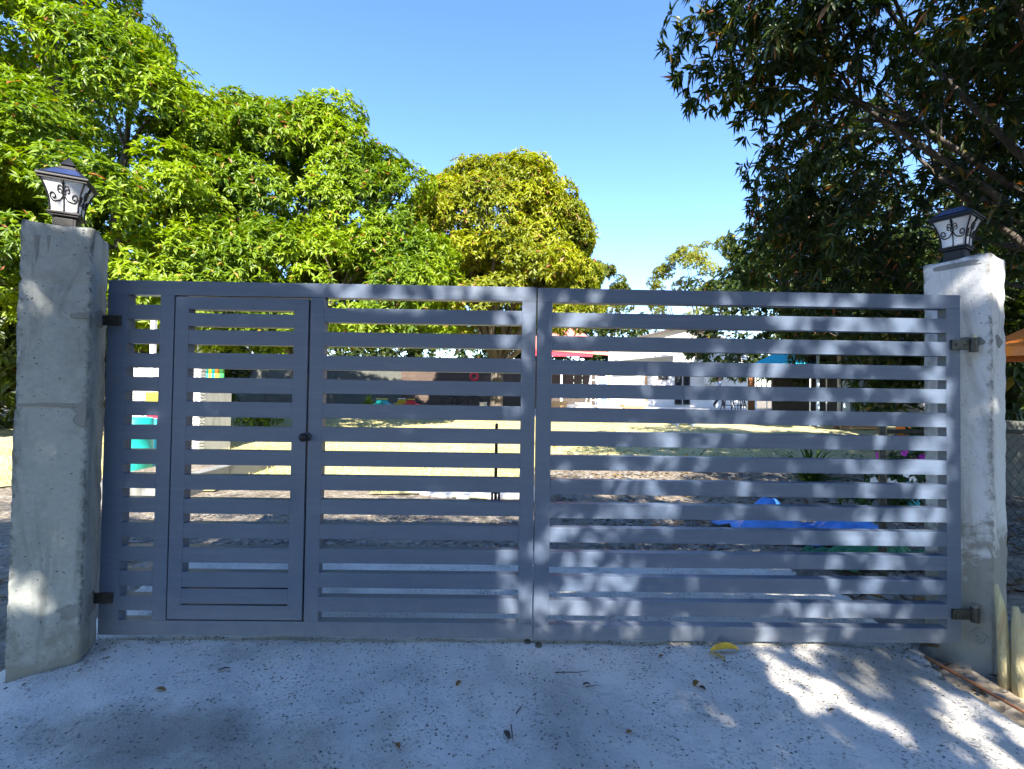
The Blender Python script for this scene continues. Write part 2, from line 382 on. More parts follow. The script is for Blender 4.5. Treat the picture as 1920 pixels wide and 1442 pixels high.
# ------------------------------------------------------------------ ground
def sstep(t): t = np.clip(t, 0, 1); return t * t * (3 - 2 * t)
def g_yard(x, y):                       # natural ground
    z = -0.06 + 0.58 * sstep((y - 3) / 22)
    z = z - 0.10 * sstep((1.2 - y) / 1.4) * sstep((np.abs(x) - 1.9) / 0.5)
    return z - 0.14 * (1 - sstep((np.abs(x) - 2.05) / 0.25)) * (1 - sstep((y - 1.15) / 0.15))
def g_drive(x, y):
    return -0.028 - 0.085 * np.clip((np.abs(x + 0.05) - 1.55) / 0.6, 0, 1.3) ** 2 * sstep((0.9 - y) / 0.8) - 0.018 * np.maximum(0, -y) + 0.0

def grid_sheet(name, mat, xs, ys, zf, lab=None, keep=None, skirt=0, jitter=None):
    X, Y = np.meshgrid(xs, ys); Z = zf(X, Y)
    if jitter: Z = Z + jitter(X, Y)
    nx, ny = len(xs), len(ys)
    v = np.stack([X, Y, Z], -1).reshape(-1, 3)
    f = [(j * nx + i, j * nx + i + 1, (j + 1) * nx + i + 1, (j + 1) * nx + i) for j in range(ny - 1) for i in range(nx - 1)]
    if keep is not None:
        c = np.array([v[list(q)].mean(0) for q in f]); k = keep(c[:, 0], c[:, 1]); f = [q for q, kk in zip(f, k) if kk]
    me = bpy.data.meshes.new(name); me.from_pydata(v.tolist(), [], f); me.update()
    o = link(name, me, mat, None, True); tag(o, kind='structure')
    if skirt:
        s = o.modifiers.new('solid', 'SOLIDIFY'); s.thickness = skirt; s.offset = -1
    return o

def lin(a, b, st): return np.arange(a, b + st * 0.5, st)
gx = np.concatenate([[-900, -300, -120, -60, -30, -18], lin(-12, 12, 0.25), [18, 30, 60, 120, 300, 900]])
gy = np.concatenate([[-900, -300, -100, -40, -20, -12], lin(-8, 14, 0.25), lin(15, 40, 1.0), [60, 120, 300, 900]])
nz = lambda X, Y: 0.012 * np.sin(X * 5.1 + 1.3 * np.sin(Y * 3.7)) * np.cos(Y * 4.3 + X) * (np.abs(X) < 20)
grid_sheet('ground', M['soil'], gx, gy, g_yard, jitter=nz)
dw = lambda X, Y: 0.004 * np.sin(X * 7.3 + np.sin(Y * 5)) * np.sin(Y * 6.1 + X * 2) + 0.003 * np.sin(X * 17 + Y * 11)
xs = lin(-2.32, 2.14, 0.03); ys = lin(-7.0, 1.36, 0.04)
grid_sheet('driveway', M['drive'], xs, ys, g_drive, jitter=dw, skirt=0.16,
           keep=lambda x, y: (x < 2.02 + 0.07 * np.sin(y * 4.3) + 0.03 * np.sin(y * 13)) & (x > -2.22 + 0.05 * np.sin(y * 3.1)) & (y < 1.3 + 0.05 * np.sin(x * 5)))
lawn_keep = lambda x, y: (y > 3.6 + 0.25 * np.sin(x * 2.1) + 0.18 * np.sin(x * 5.3) + np.where(x > 0.0, np.minimum(x, 3) * 0.9, 0)) & ((x < 0.3) | (y > 5.5)) & (x > -16) & (x < 14)
grid_sheet('lawn', M['lawn'], lin(-16, 14, 0.2), lin(3, 21.6, 0.2), lambda x, y: g_yard(x, y) + 0.02, jitter=nz, keep=lawn_keep)
grid_sheet('garden_path', M['pale_concrete'], lin(-1.5, 0.5, 0.05), lin(3.0, 4.0, 0.05), lambda x, y: g_yard(x, y) + 0.045, skirt=0.06,
           keep=lambda x, y: (y < 3.75 + 0.06 * np.sin(x * 6) + 0.1 * x) & (y > 3.18 + 0.1 * np.sin(x * 4 + 1) - 0.25 * x) & (x > -1.35 + 0.1 * np.sin(y * 8)))
# yard apron of pale compacted lime in front of the house
grid_sheet('house_apron', M['pale_concrete'], lin(1.0, 13, 0.5), lin(15.5, 25, 0.5), lambda x, y: g_yard(x, y) + 0.04)

# ------------------------------------------------------------------ gate
GD = 0.05                                # tube depth
gate_group = 'leaves of the entrance gate'
def slats(parent, x0, x1, zs, mat=M['gate']):
    me = None
    for k, (a, b) in enumerate(zs):
        j = random.uniform(-.0012, .0012); a += j; b += j
        o = MB().box(x0, x1, 0.0006, GD - 0.004, a, b).build('slat', mat, parent, bevel=0.0009)
        for v_ in o.data.vertices:
            if v_.co.x > (x0 + x1) / 2: v_.co.z += (random.uniform(-.0008, .0008) if k < 0 else ((k * 37) % 5 - 2) * .0005)
ZROW = [(0.114 + 0.1132 * k, 0.182 + 0.1132 * k) for k in range(13)]
def bar(parent, name, x0, x1, z0, z1, y0=0.0, y1=GD): return MB().box(x0, x1, y0, y1, z0, z1).build(name, M['gate'], parent, bevel=0.0010)

gl = empty('gate_leaf', (-1.88, 0, 0), 0, 'blue-grey slatted metal gate leaf with a small door set into it', 'gate', gate_group)
gl.location = (0, 0, 0)
bar(gl, 'top_rail', -1.88, 0.137, 1.588, 1.655); bar(gl, 'bottom_rail', -1.88, 0.137, 0.0, 0.068)
for a, b in ((-1.88, -1.788), (-1.635, -1.570), (-0.930, -0.865), (0.070, 0.137)): bar(gl, 'stile', a, b, 0.0685, 1.5875, 0.0003, GD - 0.001)
slats(gl, -1.7878, -1.6352, ZROW); slats(gl, -0.8648, 0.0698, ZROW)
bar(gl, 'door_stop', -1.5698, -1.5500, 0.0685, 1.5875, GD + 0.001, GD + 0.014); bar(gl, 'door_stop', -0.952, -0.9302, 0.0685, 1.5875, GD + 0.001, GD + 0.014)
# the door: a mitred frame with its own slats
dx0, dx1, dz0, dz1 = -1.564, -0.9395, 0.074, 1.581
ix0, ix1, iz0, iz1 = -1.501, -1.007, 0.139, 1.523
fr = MB(); e = 0.0003
for poly in ([(dx0, dz0), (ix0, iz0 + e), (ix0, iz1 - e), (dx0, dz1)], [(dx1, dz0), (dx1, dz1), (ix1, iz1 - e), (ix1, iz0 + e)],
             [(dx0 + e, dz0), (dx1 - e, dz0), (ix1 - e, iz0), (ix0 + e, iz0)], [(dx0 + e, dz1), (ix0 + e, iz1), (ix1 - e, iz1), (dx1 - e, dz1)]):
    fr.prism(poly, 0.0, GD)
door = fr.build('door', M['gate'], gl, bevel=0.0008)
DZ = [(1.444, 1.506), (1.357, 1.425)] + [(b, a) for a, b in ((1.318, 1.244), (1.202, 1.129), (1.088, 1.016), (0.974, 0.904), (0.861, 0.792), (0.745, 0.676), (0.634, 0.565), (0.520, 0.451), (0.407, 0.337), (0.293, 0.224), (0.2165, 0.147))]
slats(door, ix0 + 0.0002, ix1 - 0.0002, DZ)
knob = MB().tube([(-0.934, -0.002, 0.93), (-0.934, -0.030, 0.93)], 0.009, 10).tube([(-0.934, -0.026, 0.93), (-0.934, -0.034, 0.93), (-0.934, -0.046, 0.93), (-0.934, -0.052, 0.93)], [0.013, 0.020, 0.020, 0.012], 16).build('door_knob', M['black'], door, True)
MB().tube([(-0.934, 0.001, 0.93), (-0.934, -0.005, 0.93)], 0.021, 18).build('knob_rose', M['steel'], door, True)
# drop bolt behind the left leaf
db = MB().tube([(-0.045, GD + 0.045, 0.99), (-0.045, GD + 0.045, 0.60)], 0.0075, 8).tube([(-0.045, GD + 0.045, 0.99), (-0.045, GD + 0.10, 0.99)], 0.0075, 8)
db.tube([(-0.062, GD + 0.045, 0.66), (-0.028, GD + 0.045, 0.66)], 0.006, 6).tube([(-0.062, GD + 0.045, 0.66), (-0.062, GD + 0.045, 0.56)], 0.006, 6).tube([(-0.028, GD + 0.045, 0.66), (-0.028, GD + 0.045, 0.56)], 0.006, 6)
for z in (0.945, 0.60): db.box(-0.072, -0.018, GD - 0.002, GD + 0.056, z - 0.012, z + 0.012)
db.build('drop_bolt', M['black'], gl)

gr = empty('gate_leaf', (0, 0, 0), 0, 'plain blue-grey slatted metal gate leaf dappled with sunlight, without a door', 'gate', gate_group)
gr.rotation_euler = (0, 0, math.radians(0.0)); gr.location = (0, -0.004, -0.004)
bar(gr, 'top_rail', 0.143, 2.172, 1.588, 1.655); bar(gr, 'bottom_rail', 0.143, 2.172, 0.0, 0.068)
for a, b in ((0.143, 0.214), (2.105, 2.172)): bar(gr, 'stile', a, b, 0.0685, 1.5875, 0.0003, GD - 0.001)
slats(gr, 0.2142, 2.1048, ZROW)
def hinge(parent, x, z, s, wall):
    h = MB()
    h.box(x - 0.050, x + 0.050, -0.012, -0.001, z - 0.024, z + 0.024)                       # strap on the gate
    h.tube([(x + s * 0.052, -0.012, z - 0.034), (x + s * 0.052, -0.012, z + 0.034)], 0.017, 12).box(x - 0.034, x - 0.026, -0.016, -0.012, z - 0.005, z + 0.005).box(x + 0.012, x + 0.020, -0.016, -0.012, z - 0.005, z + 0.005)   # barrel
    o = h.build('hinge', M['steel'], parent, bevel=0.0015)
    wx, wy = wall
    d = Vector((wx - (x + s * 0.052), wy + 0.012, 0))
    k = MB().tube([(x + s * 0.052, -0.012, z), (wx + s * 0.02, wy, z)], [0.011, 0.011], 8)
    k.tube([(x + s * 0.052, -0.012, z + 0.034), (x + s * 0.052, -0.012, z + 0.050)], 0.0145, 6)
    k.build('hinge_pin', M['bright_steel'], o)
    return o
hinge(gl, -1.862, 1.462, -1, (-1.955, -0.01)); hinge(gl, -1.862, 0.172, -1, (-1.955, -0.01))
hinge(gr, 2.172, 1.415, 1, (2.285, 0.03)); hinge(gr, 2.172, 0.140, 1, (2.285, 0.03))

# ------------------------------------------------------------------ pillars
def pillar(name, corner, rz, w, dep, z0, z1, mat, label, seed, grooves=()):
    """square post, corner = front left corner, turned by rz about it; rough cast surface"""
    rg = np.random.default_rng(seed)
    bm = bmesh.new(); bmesh.ops.create_cube(bm, size=1.0)
    for v in bm.verts: v.co = Vector(((v.co.x + .5) * w, (v.co.y + .5) * dep, z0 + (v.co.z + .5) * (z1 - z0)))
    bmesh.ops.bevel(bm, geom=[e for e in bm.edges], offset=0.013, segments=2, affect='EDGES', profile=0.5)
    bmesh.ops.subdivide_edges(bm, edges=[e for e in bm.edges if e.calc_length() > 1], cuts=96, use_grid_fill=True)
    bmesh.ops.subdivide_edges(bm, edges=[e for e in bm.edges if e.calc_length() > 0.1], cuts=11, use_grid_fill=True)
    ph = rg.uniform(0, 6, 12)
    for v in bm.verts:
        x, y, z = v.co
        n = 0.0022 * math.sin(9 * x + 5 * z + ph[0]) * math.sin(7 * y + 4 * z + ph[1]) + 0.0016 * math.sin(31 * x + 23 * z + ph[2]) * math.sin(29 * y + 37 * z + ph[3])
        cx, cy = x - w / 2, y - dep / 2; L_ = max(abs(cx) / w, abs(cy) / dep) * 2
        if L_ > 0.85:
            k = 1 + n / 0.12
            edge = min(abs(abs(cx) - w / 2), 1) < 0.02 and abs(abs(cy) - dep / 2) < 0.02
            if edge: k -= rg.uniform(0.0, 0.030) * (0.3 + 0.7 * (math.sin(z * 21 + ph[4]) * math.sin(z * 8 + ph[5]) > 0.1))
            for gz in grooves:
                if abs(z - gz) < 0.011: k -= 0.045
            v.co.x = w / 2 + cx * k; v.co.y = dep / 2 + cy * k
        if z > z1 - 0.02: v.co.z += 0.006 * math.sin(17 * x + ph[6]) + 0.005 * math.sin(23 * y + ph[7])
    me = bpy.data.meshes.new(name); bm.to_mesh(me); bm.free()
    o = link(name, me, mat, None, True); o.location = (corner[0], corner[1], 0); o.rotation_euler = (0, 0, rz)
    return tag(o, label, 'pillar', 'concrete gate pillars')

RZL, RZR = math.radians(27), math.radians(29)
pl = pillar('gate_pillar', (-2.05, -0.25), RZL, 0.243, 0.243, -0.25, 1.848, M['pillar_grey'], 'grey stained concrete pillar beside the gate leaf with the small door', 3, (1.07, 1.60))
pr = pillar('gate_pillar', (2.285, -0.045), RZR, 0.19, 0.262, -0.28, 1.846, M['pillar_white'], 'whitewashed concrete pillar half hidden behind the end of the plain gate leaf', 5)
def patch(parent, mat, pts, face, off, name='mortar_patch'):
    """thin raised lump of mortar: pts (u,z) polygon on face 'front' (y=0) or 'left' (x=0) or 'right'"""
    mb = MB(); c = (sum(p[0] for p in pts) / len(pts), sum(p[1] for p in pts) / len(pts))
    def T(u, z, h):
        if face == 'front': return (u, -h, z)
        if face == 'left': return (-h, u, z)
        return (parent['w'] + h, u, z)
    lim = 0.240 if face != 'front' else parent['w'] - 0.006
    pts = [(min(max(u, 0.006), lim), z) for u, z in pts]; n = len(pts)
    vs_ = [T(u, z, -0.004) for u, z in pts] + [T(c[0] + (u - c[0]) * 0.8, c[1] + (z - c[1]) * 0.8, off) for u, z in pts]
    mb.add(vs_, [tuple(range(n, 2 * n))] + [(i, (i + 1) % n, n + (i + 1) % n, n + i) for i in range(n)])
    return mb.build(name, mat, parent)
pl['w'] = 0.243; pr['w'] = 0.19
def blob(u, z, ru, rz_, n=18, seed=0, j=0.3):
    r = np.random.default_rng(seed); ph = r.uniform(0, 6, 3)
    return [(u + ru * math.cos(a) * (1 + j * math.sin(3 * a + ph[0]) + j * .6 * math.sin(5 * a + ph[1])), z + rz_ * math.sin(a) * (1 + j * math.sin(2 * a + ph[2]))) for a in [2 * math.pi * i / n for i in range(n)]]
patch(pl, M['mortar'], [(.006, 1.062), (.08, 1.066), (.15, 1.06), (.237, 1.058), (.237, 1.078), (.16, 1.077), (.09, 1.079), (.006, 1.075)], 'front', 0.0015)
patch(pl, M['mortar'], [(.045, 1.80), (.066, 1.80), (.063, 1.74), (.058, 1.66), (.054, 1.655), (.052, 1.70), (.047, 1.75)], 'front', 0.0008, 'drip_stain')
patch(pl, M['mortar'], [(.085, 1.80), (.098, 1.80), (.096, 1.75), (.091, 1.715), (.088, 1.75)], 'front', 0.0008, 'drip_stain')
patch(pl, M['mortar'], blob(0.215, 1.462, 0.048, 0.020, seed=1), 'front', 0.003)
patch(pl, M['mortar'], blob(0.222, 1.03, 0.035, 0.05, seed=2), 'front', 0.003)
patch(pl, M['mortar'], blob(0.20, 0.175, 0.045, 0.030, seed=3), 'front', 0.003)
patch(pl, M['mortar'], blob(0.10, 1.465, 0.11, 0.045, seed=4), 'right', 0.004)
patch(pl, M['mortar'], blob(0.10, 0.16, 0.11, 0.055, seed=5), 'right', 0.004)
patch(pr, M['mortar'], blob(0.105, 1.43, 0.105, 0.032, seed=6, j=.12), 'left', 0.003)
patch(pr, M['mortar'], blob(0.13, 1.815, 0.12, 0.022, seed=8), 'left', 0.002)
patch(pr, M['mortar'], blob(0.05, 0.03, 0.03, 0.035, seed=10), 'left', 0.004)
patch(pr, M['mortar'], blob(0.08, 1.43, 0.05, 0.03, seed=11), 'front', 0.003)

# ------------------------------------------------------------------ lanterns
def lantern(loc, rz, label, finial):
    t = empty('pillar_lantern', loc, rz, label, 'lantern', 'lanterns on the gate pillars'); t.scale = (0.86, 0.86, 1.2)
    b = MB()
    b.box(-.052, .052, -.052, .052, 0, .006); b.box(-.047, .047, -.047, .047, .0055, .046)
    b.build('plinth', M['black'], t, bevel=0.0015)
    pn = MB()
    for k in range(4):
        R_ = Matrix.Rotation(k * math.pi / 2, 4, 'Z'); pn.box(-.036, .036, -.0495, -.046, .012, .040, R_)
    pn.build('plinth_panel', M['black'], t, bevel=0.001)
    c = MB(); c.box(-.060, .060, -.060, .060, .0465, .0535); c.box(-.066, .066, -.066, .066, .054, .0615)
    c.build('collar', M['black'], t, bevel=0.0015)
    Z0, Z1 = .062, .178
    def hw(s): return .055 + .036 * s ** 2.1           # half width of the flared cage
    N = 10
    for k in range(4):
        R_ = Matrix.Rotation(k * math.pi / 2, 4, 'Z')
        def S(u, s, out=0.0):                           # u in -1..1 across the face, s 0..1 up
            return R_ @ Vector((u * hw(s), -hw(s) - out, Z0 + (Z1 - Z0) * s))
        pv = []; pf = []
        for i in range(N + 1):
            s = i / N; pv += [S(-.97, s, -.003), S(.97, s, -.003)]
        for i in range(N): pf.append((2 * i, 2 * i + 1, 2 * i + 3, 2 * i + 2))
        pane = MB().add(pv, pf).build('pane', M['frost'], t, True)
        so = pane.modifiers.new('solid', 'SOLIDIFY'); so.thickness = 0.002
        MB().tube([S(-1, i / N) for i in range(N + 1)], .0042, 6).build('corner_rib', M['black'], t, True)
        MB().tube([S(0, i / N, .001) for i in range(N + 1)], [.0030] * 8 + [.0045, .0040, .0034], 6).build('mullion', M['black'], t, True)
        sc = MB()
        for sg in (-1, 1):
            def curve(pts, r): sc.tube([S(sg * u, s, .0016) for u, s in pts], r, 5)
            big = [(0.03, .50)] + [(.10 + .30 * i / 6, .50 - .16 * math.sin(math.pi / 2 * i / 6) - .02) for i in range(1, 7)]
            cx, cy = .66, .46
            sp = []
            for i in range(26):
                a = -math.pi * .62 + i * (2 * math.pi * 1.22) / 25; r = .25 * (1 - .72 * i / 25)
                sp.append((cx + r * math.cos(a) * .95, cy + r * math.sin(a) * .62))
            curve([(0.03, .52), (.14, .42), (.28, .345)] + sp, .0026)
            sp = []
            for i in range(18):
                a = math.pi * 1.25 - i * (2 * math.pi * .95) / 17; r = .15 * (1 - .65 * i / 17)
                sp.append((.24 + r * math.cos(a), .63 + r * math.sin(a) * .62))
            curve([(0.03, .52)] + sp, .0022)
            curve([(0.02, .62), (.05, .74), (.14, .80), (.24, .79), (.30, .73), (.31, .68)], .0022)
        sc.tube([S(0, .80, .002), S(0, .86, .003), S(0, .92, .003), S(0, .97, .002)], [.003, .0068, .0062, .002], 6)
        sc.build('scroll', M['black'], t, True)
    e = MB()
    for k in range(4): e.box(-.0955, .0955, -.0965, -.0905, .172, .180, Matrix.Rotation(k * math.pi / 2, 4, 'Z'))
    e.build('eave_rail', M['black'], t)
    # hipped roof with a solar cell on each slope
    a, b_, h0, h1, h2 = .104, .046, .180, .187, .226
    r = MB().add([(-a, -a, h0), (a, -a, h0), (a, a, h0), (-a, a, h0), (-a, -a, h1), (a, -a, h1), (a, a, h1), (-a, a, h1), (-b_, -b_, h2), (b_, -b_, h2), (b_, b_, h2), (-b_, b_, h2)],
                 [(3, 2, 1, 0)] + [(i, (i + 1) % 4, 4 + (i + 1) % 4, 4 + i) for i in range(4)] + [(4 + i, 4 + (i + 1) % 4, 8 + (i + 1) % 4, 8 + i) for i in range(4)] + [(8, 9, 10, 11)])
    roof = r.build('roof', M['black'], t, bevel=0.0015)
    for k in range(4):
        R_ = Matrix.Rotation(k * math.pi / 2, 4, 'Z'); q = []
        for u, s in ((-1, .16), (1, .16), (1, .86), (-1, .86)):
            w_ = (a + (b_ - a) * s); q.append(R_ @ Vector((u * w_ * .78, -w_ - .0012, h1 + (h2 - h1) * s + .0016)))
        MB().add(q, [(0, 1, 2, 3)]).build('solar_cell', M['solar'], roof)
    if finial:
        f = MB(); f.box(-.036, .036, -.036, .036, h2, h2 + .010); f.box(-.022, .022, -.022, .022, h2 + .0102, h2 + .020)
        f.add([(-.03, -.03, h2 + .0202), (.03, -.03, h2 + .0202), (.03, .03, h2 + .0202), (-.03, .03, h2 + .0202), (0, 0, h2 + .056)], [(3, 2, 1, 0), (0, 1, 4), (1, 2, 4), (2, 3, 4), (3, 0, 4)])
        f.build('finial', M['black'], roof)
    return t
cl = Matrix.Rotation(RZL, 3, 'Z') @ Vector((0.118, 0.118, 0)); cr = Matrix.Rotation(RZR, 3, 'Z') @ Vector((0.085, 0.155, 0))
lantern((-2.05 + cl.x, -0.25 + cl.y, 1.850), RZL + math.radians(1), 'black scrollwork lantern with pointed finial on the grey stained pillar', True)
lantern((2.285 + cr.x, -0.045 + cr.y, 1.848), RZR - math.radians(90) + math.radians(2), 'black scrollwork lantern without finial on the whitewashed pillar', False)

# ------------------------------------------------------------------ foliage
def unit(a): return a / np.maximum(np.linalg.norm(a, axis=-1, keepdims=True), 1e-9)

def leaf_params(cen, axis, rng, per, L, Wd, droop, spread=(0.75, 1.5)):
    """whorls of leaves: base, direction, flat normal, length, width for each leaf"""
    n = len(cen); per_ = per
    t = np.repeat(cen, per_, 0); ax = np.repeat(axis, per_, 0); m = len(t)
    ref = unit(np.cross(ax, rng.normal(size=(m, 3))))
    th = rng.uniform(spread[0], spread[1], (m, 1))
    d = unit(ax * np.cos(th) + ref * np.sin(th)); d[:, 2] -= droop * rng.uniform(0.4, 1.2, m); d = unit(d)
    up_ = ax + np.array([0, 0, 0.9]); nn = unit(up_ - d * np.sum(up_ * d, 1, keepdims=True)); nn = unit(nn + rng.normal(size=(m, 3)) * 0.22)
    nn = unit(nn - d * np.sum(nn * d, 1, keepdims=True))
    ln = L * rng.uniform(0.45, 1.2, m); wd = Wd * rng.uniform(0.75, 1.2, m)
    base = t + ax * rng.uniform(-0.12, 0.12, (m, 1)) * L * 1.2
    return base, d, nn, ln, wd

def leaf_mesh(name, base, d, nn, ln, wd, colr, near=False):
    side = np.cross(d, nn); m = len(base); ln = ln[:, None]; wd = wd[:, None]
    if near:
        mid = base + d * ln * 0.45 + nn * ln * 0.06
        q1 = base + d * ln * 0.75 + nn * ln * 0.0
        tip = base + d * ln - nn * ln * 0.16
        V = np.stack([base, mid + side * wd * .5 + nn * wd * .18, mid, mid - side * wd * .5 + nn * wd * .18,
                      q1 + side * wd * .36 + nn * wd * .08, q1 - side * wd * .36 + nn * wd * .08, tip], 1)
        T = np.array([(0, 1, 2), (0, 2, 3), (1, 4, 2), (2, 4, 5), (2, 5, 3), (4, 6, 5)]); nv = 7
    else:
        mid = base + d * ln * 0.45
        V = np.stack([base, mid + side * wd * .5 + nn * wd * .2, base + d * ln - nn * ln * 0.12, mid - side * wd * .5 + nn * wd * .2], 1)
        T = np.array([(0, 1, 2), (0, 2, 3)]); nv = 4
    k = len(T); tri = (T[None] + (np.arange(m) * nv)[:, None, None]).reshape(-1)
    me = bpy.data.meshes.new(name); me.vertices.add(m * nv); me.loops.add(m * k * 3); me.polygons.add(m * k)
    me.vertices.foreach_set('co', V.reshape(-1).astype(np.float32)); me.loops.foreach_set('vertex_index', tri.astype(np.int32))
    me.polygons.foreach_set('loop_start', np.arange(0, m * k * 3, 3, dtype=np.int32)); me.polygons.foreach_set('loop_total', np.full(m * k, 3, np.int32))
    me.update(calc_edges=True)
    at = me.color_attributes.new('col', 'FLOAT_COLOR', 'POINT')
    c4 = np.ones((m, nv, 4), np.float32); c4[:, :, :3] = colr[:, None, :]
    at.data.foreach_set('color', c4.reshape(-1))
    return me

def crown_points(blobs, rng, n_lump, per_lump, rl, hollow=0.78):
    """whorl centres gathered on lumps that sit on the skin of a few big ellipsoids"""
    A = np.array([r[0] * r[1] + r[1] * r[2] + r[0] * r[2] for _, r in blobs]); A = A / A.sum()
    cs = []; ax = []
    C_ = np.array([c for c, _ in blobs]); R_ = np.array([r for _, r in blobs], float)
    tries = 0; made = 0
    while made < n_lump and tries < n_lump * 6:
        tries += 1
        i = rng.choice(len(blobs), p=A); u = unit(rng.normal(size=3)); u[2] = u[2] if u[2] > -0.75 else -u[2]
        s = rng.uniform(hollow, 1.08); lc = C_[i] + u * R_[i] * s
        ins = (((lc - C_) / R_) ** 2).sum(1); ins[i] = 9
        if ins.min() < 0.5: continue
        r = rl * rng.uniform(0.6, 1.25); made += 1
        k = int(per_lump * (r / rl) ** 2)
        dd = unit(rng.normal(size=(k * 2, 3))); out = unit(u / R_[i])
        dd = dd[(dd @ out > -0.45) & (dd[:, 2] > -0.8)][:k]
        pos = lc + dd * r * (0.55 + 0.5 * rng.uniform(size=(len(dd), 1)) ** 0.5) * np.array([1, 1, 0.75])
        cs.append(pos); ax.append(unit(dd + 0.5 * out + np.array([0, 0, 0.35])))
    return np.concatenate(cs), np.concatenate(ax)

def leaf_colors(m, rng, dark, light, cen=None, young=0.05, yc=((0.30, 0.22, 0.04), (0.30, 0.11, 0.05))):
    t = rng.uniform(size=(m, 1)) ** 1.1
    if cen is not None:                                # broad drifts of age through the crown
        t = np.clip(0.55 * t + 0.45 * (0.5 + 0.5 * np.sin(cen[:, :1] * 1.7 + np.sin(cen[:, 2:3] * 2.1) + cen[:, 1:2])), 0, 1)
    c = np.array(dark) * (1 - t) + np.array(light) * t
    y = rng.uniform(size=m) < young
    pick = rng.uniform(size=(m, 1)) < 0.5
    c[y] = np.where(pick, np.array(yc[0]), np.array(yc[1]))[y]
    return c

def branches(trunk_base, fork_h, ends, r0, rng):
    mb = MB(); b = Vector(trunk_base); f = b + Vector((rng.uniform(-.2, .2), rng.uniform(-.2, .2), fork_h))
    mb.tube([b - Vector((0, 0, .15)), b + Vector((0, 0, .08)), b.lerp(f, .5) + Vector((rng.uniform(-.1, .1), 0, 0)), f], [r0 * 1.5, r0 * 1.12, r0, r0 * .9], 10)
    for p in ends:
        p = Vector(tuple(map(float, p))); m1 = f.lerp(p, .35) + Vector((rng.uniform(-.25, .25), rng.uniform(-.25, .25), rng.uniform(0, .35))); m2 = f.lerp(p, .7) + Vector((rng.uniform(-.2, .2), rng.uniform(-.2, .2), rng.uniform(0, .2)))
        mb.tube([f - Vector((0, 0, .1)), m1, m2, p], [r0 * .55, r0 * .42, r0 * .26, r0 * .07], 7)
        for q in range(3):
            e = m2.lerp(p, .8) + Vector(tuple(np.clip(rng.normal(size=3), -1, 1) * 0.45)); mb.tube([m2, m2.lerp(e, .5) + Vector((0, 0, .1)), e], [r0 * .2, r0 * .13, r0 * .04], 5)
    return mb

def tree(name, label, blobs, base, seed, n_lump, per_lump, rl, L=0.2, Wd=0.06, per=9, droop=0.45, dark=(0.050, 0.105, 0.008), light=(0.27, 0.37, 0.016), young=0.025, r0=0.2,
         fork=1.6, near=False, cut=None, group='mango trees around the yard', hollow=0.78, mat=None, singles=0, cut_leaf=None):
    rng = np.random.default_rng(seed)
    t = empty(name, base, 0, label, 'tree', group); b0 = np.array(base, float)
    cs, ax = crown_points(blobs, rng, n_lump, per_lump, rl, hollow)
    if cut is not None:
        k = cut(cs, rng); cs, ax = cs[k], ax[k]
    bs, d, nn, ln, wd = leaf_params(cs, ax, rng, per, L, Wd, droop)
    cen_ = np.repeat(cs, per, 0)
    if cut_leaf is not None:
        k = cut_leaf(bs + d * ln[:, None] * .5, rng); bs, d, nn, ln, wd, cen_ = bs[k], d[k], nn[k], ln[k], wd[k], cen_[k]
    colr = leaf_colors(len(bs), rng, dark, light, cen_, young)
    if singles:                                        # the leaves that show largest hang as separate pieces
        rel = bs + d * ln[:, None] * .5 - CAM; z = rel @ FW; u = 960 + F_PX * (rel @ RT) / np.maximum(z, .1); v = 721 - F_PX * (rel @ UP) / np.maximum(z, .1)
        vis = (z > 1.5) & (u > 20) & (u < 1900) & (v > 20) & (v < 640)
        score = np.where(vis, ln / z * (1 - 0.55 * np.abs(d @ FW)), 0); idx = np.argsort(-score)[:singles]
        proto = leaf_mesh('leaf', np.zeros((1, 3)), np.array([[0, 1., 0]]), np.array([[0, 0, 1.]]), np.array([1.0]), np.array([Wd / L]), np.array([[.05, .08, .02]]), True)
        proto.materials.append(M['leaf_one'])
        for i in idx:
            o = bpy.data.objects.new('leaf', proto); col.objects.link(o); o.parent = t
            sd_ = np.cross(d[i], nn[i]); s_ = ln[i]; p = bs[i] - b0
            o.matrix_local = Matrix(((sd_[0] * s_, d[i][0] * s_, nn[i][0] * s_, p[0]), (sd_[1] * s_, d[i][1] * s_, nn[i][1] * s_, p[1]), (sd_[2] * s_, d[i][2] * s_, nn[i][2] * s_, p[2]), (0, 0, 0, 1)))
        keep = np.ones(len(bs), bool); keep[idx] = False
        bs, d, nn, ln, wd, colr = bs[keep], d[keep], nn[keep], ln[keep], wd[keep], colr[keep]
    dist = np.linalg.norm(bs - CAM, axis=1); sets = [(dist < 5.2, True), (dist >= 5.2, False)] if near else [(dist > 0, False)]
    for sel, fine in sets:
        me = leaf_mesh('crown', bs[sel] - b0, d[sel], nn[sel], ln[sel], wd[sel], colr[sel], fine)
        tag(link('crown', me, mat or M['leaf'], t), kind='stuff')
    ends = [np.array(c) + np.array([0, 0, 0.1 * r[2]]) - b0 for c, r in blobs] + [(cs[i] - b0) * .93 for i in rng.choice(len(cs), 7)]
    branches((0, 0, 0), fork, ends, r0, rng).build('trunk', M['bark'], t, True)
    return t

def B(px, py, d, rx, rz, ry=None): return (P(px, py, d), (rx, ry or rx * 0.9, rz))
def gp(px, d):                                         # ground point under a pixel column
    p = P(px, 760, d); return (p[0], p[1], float(g_yard(p[0], p[1])))

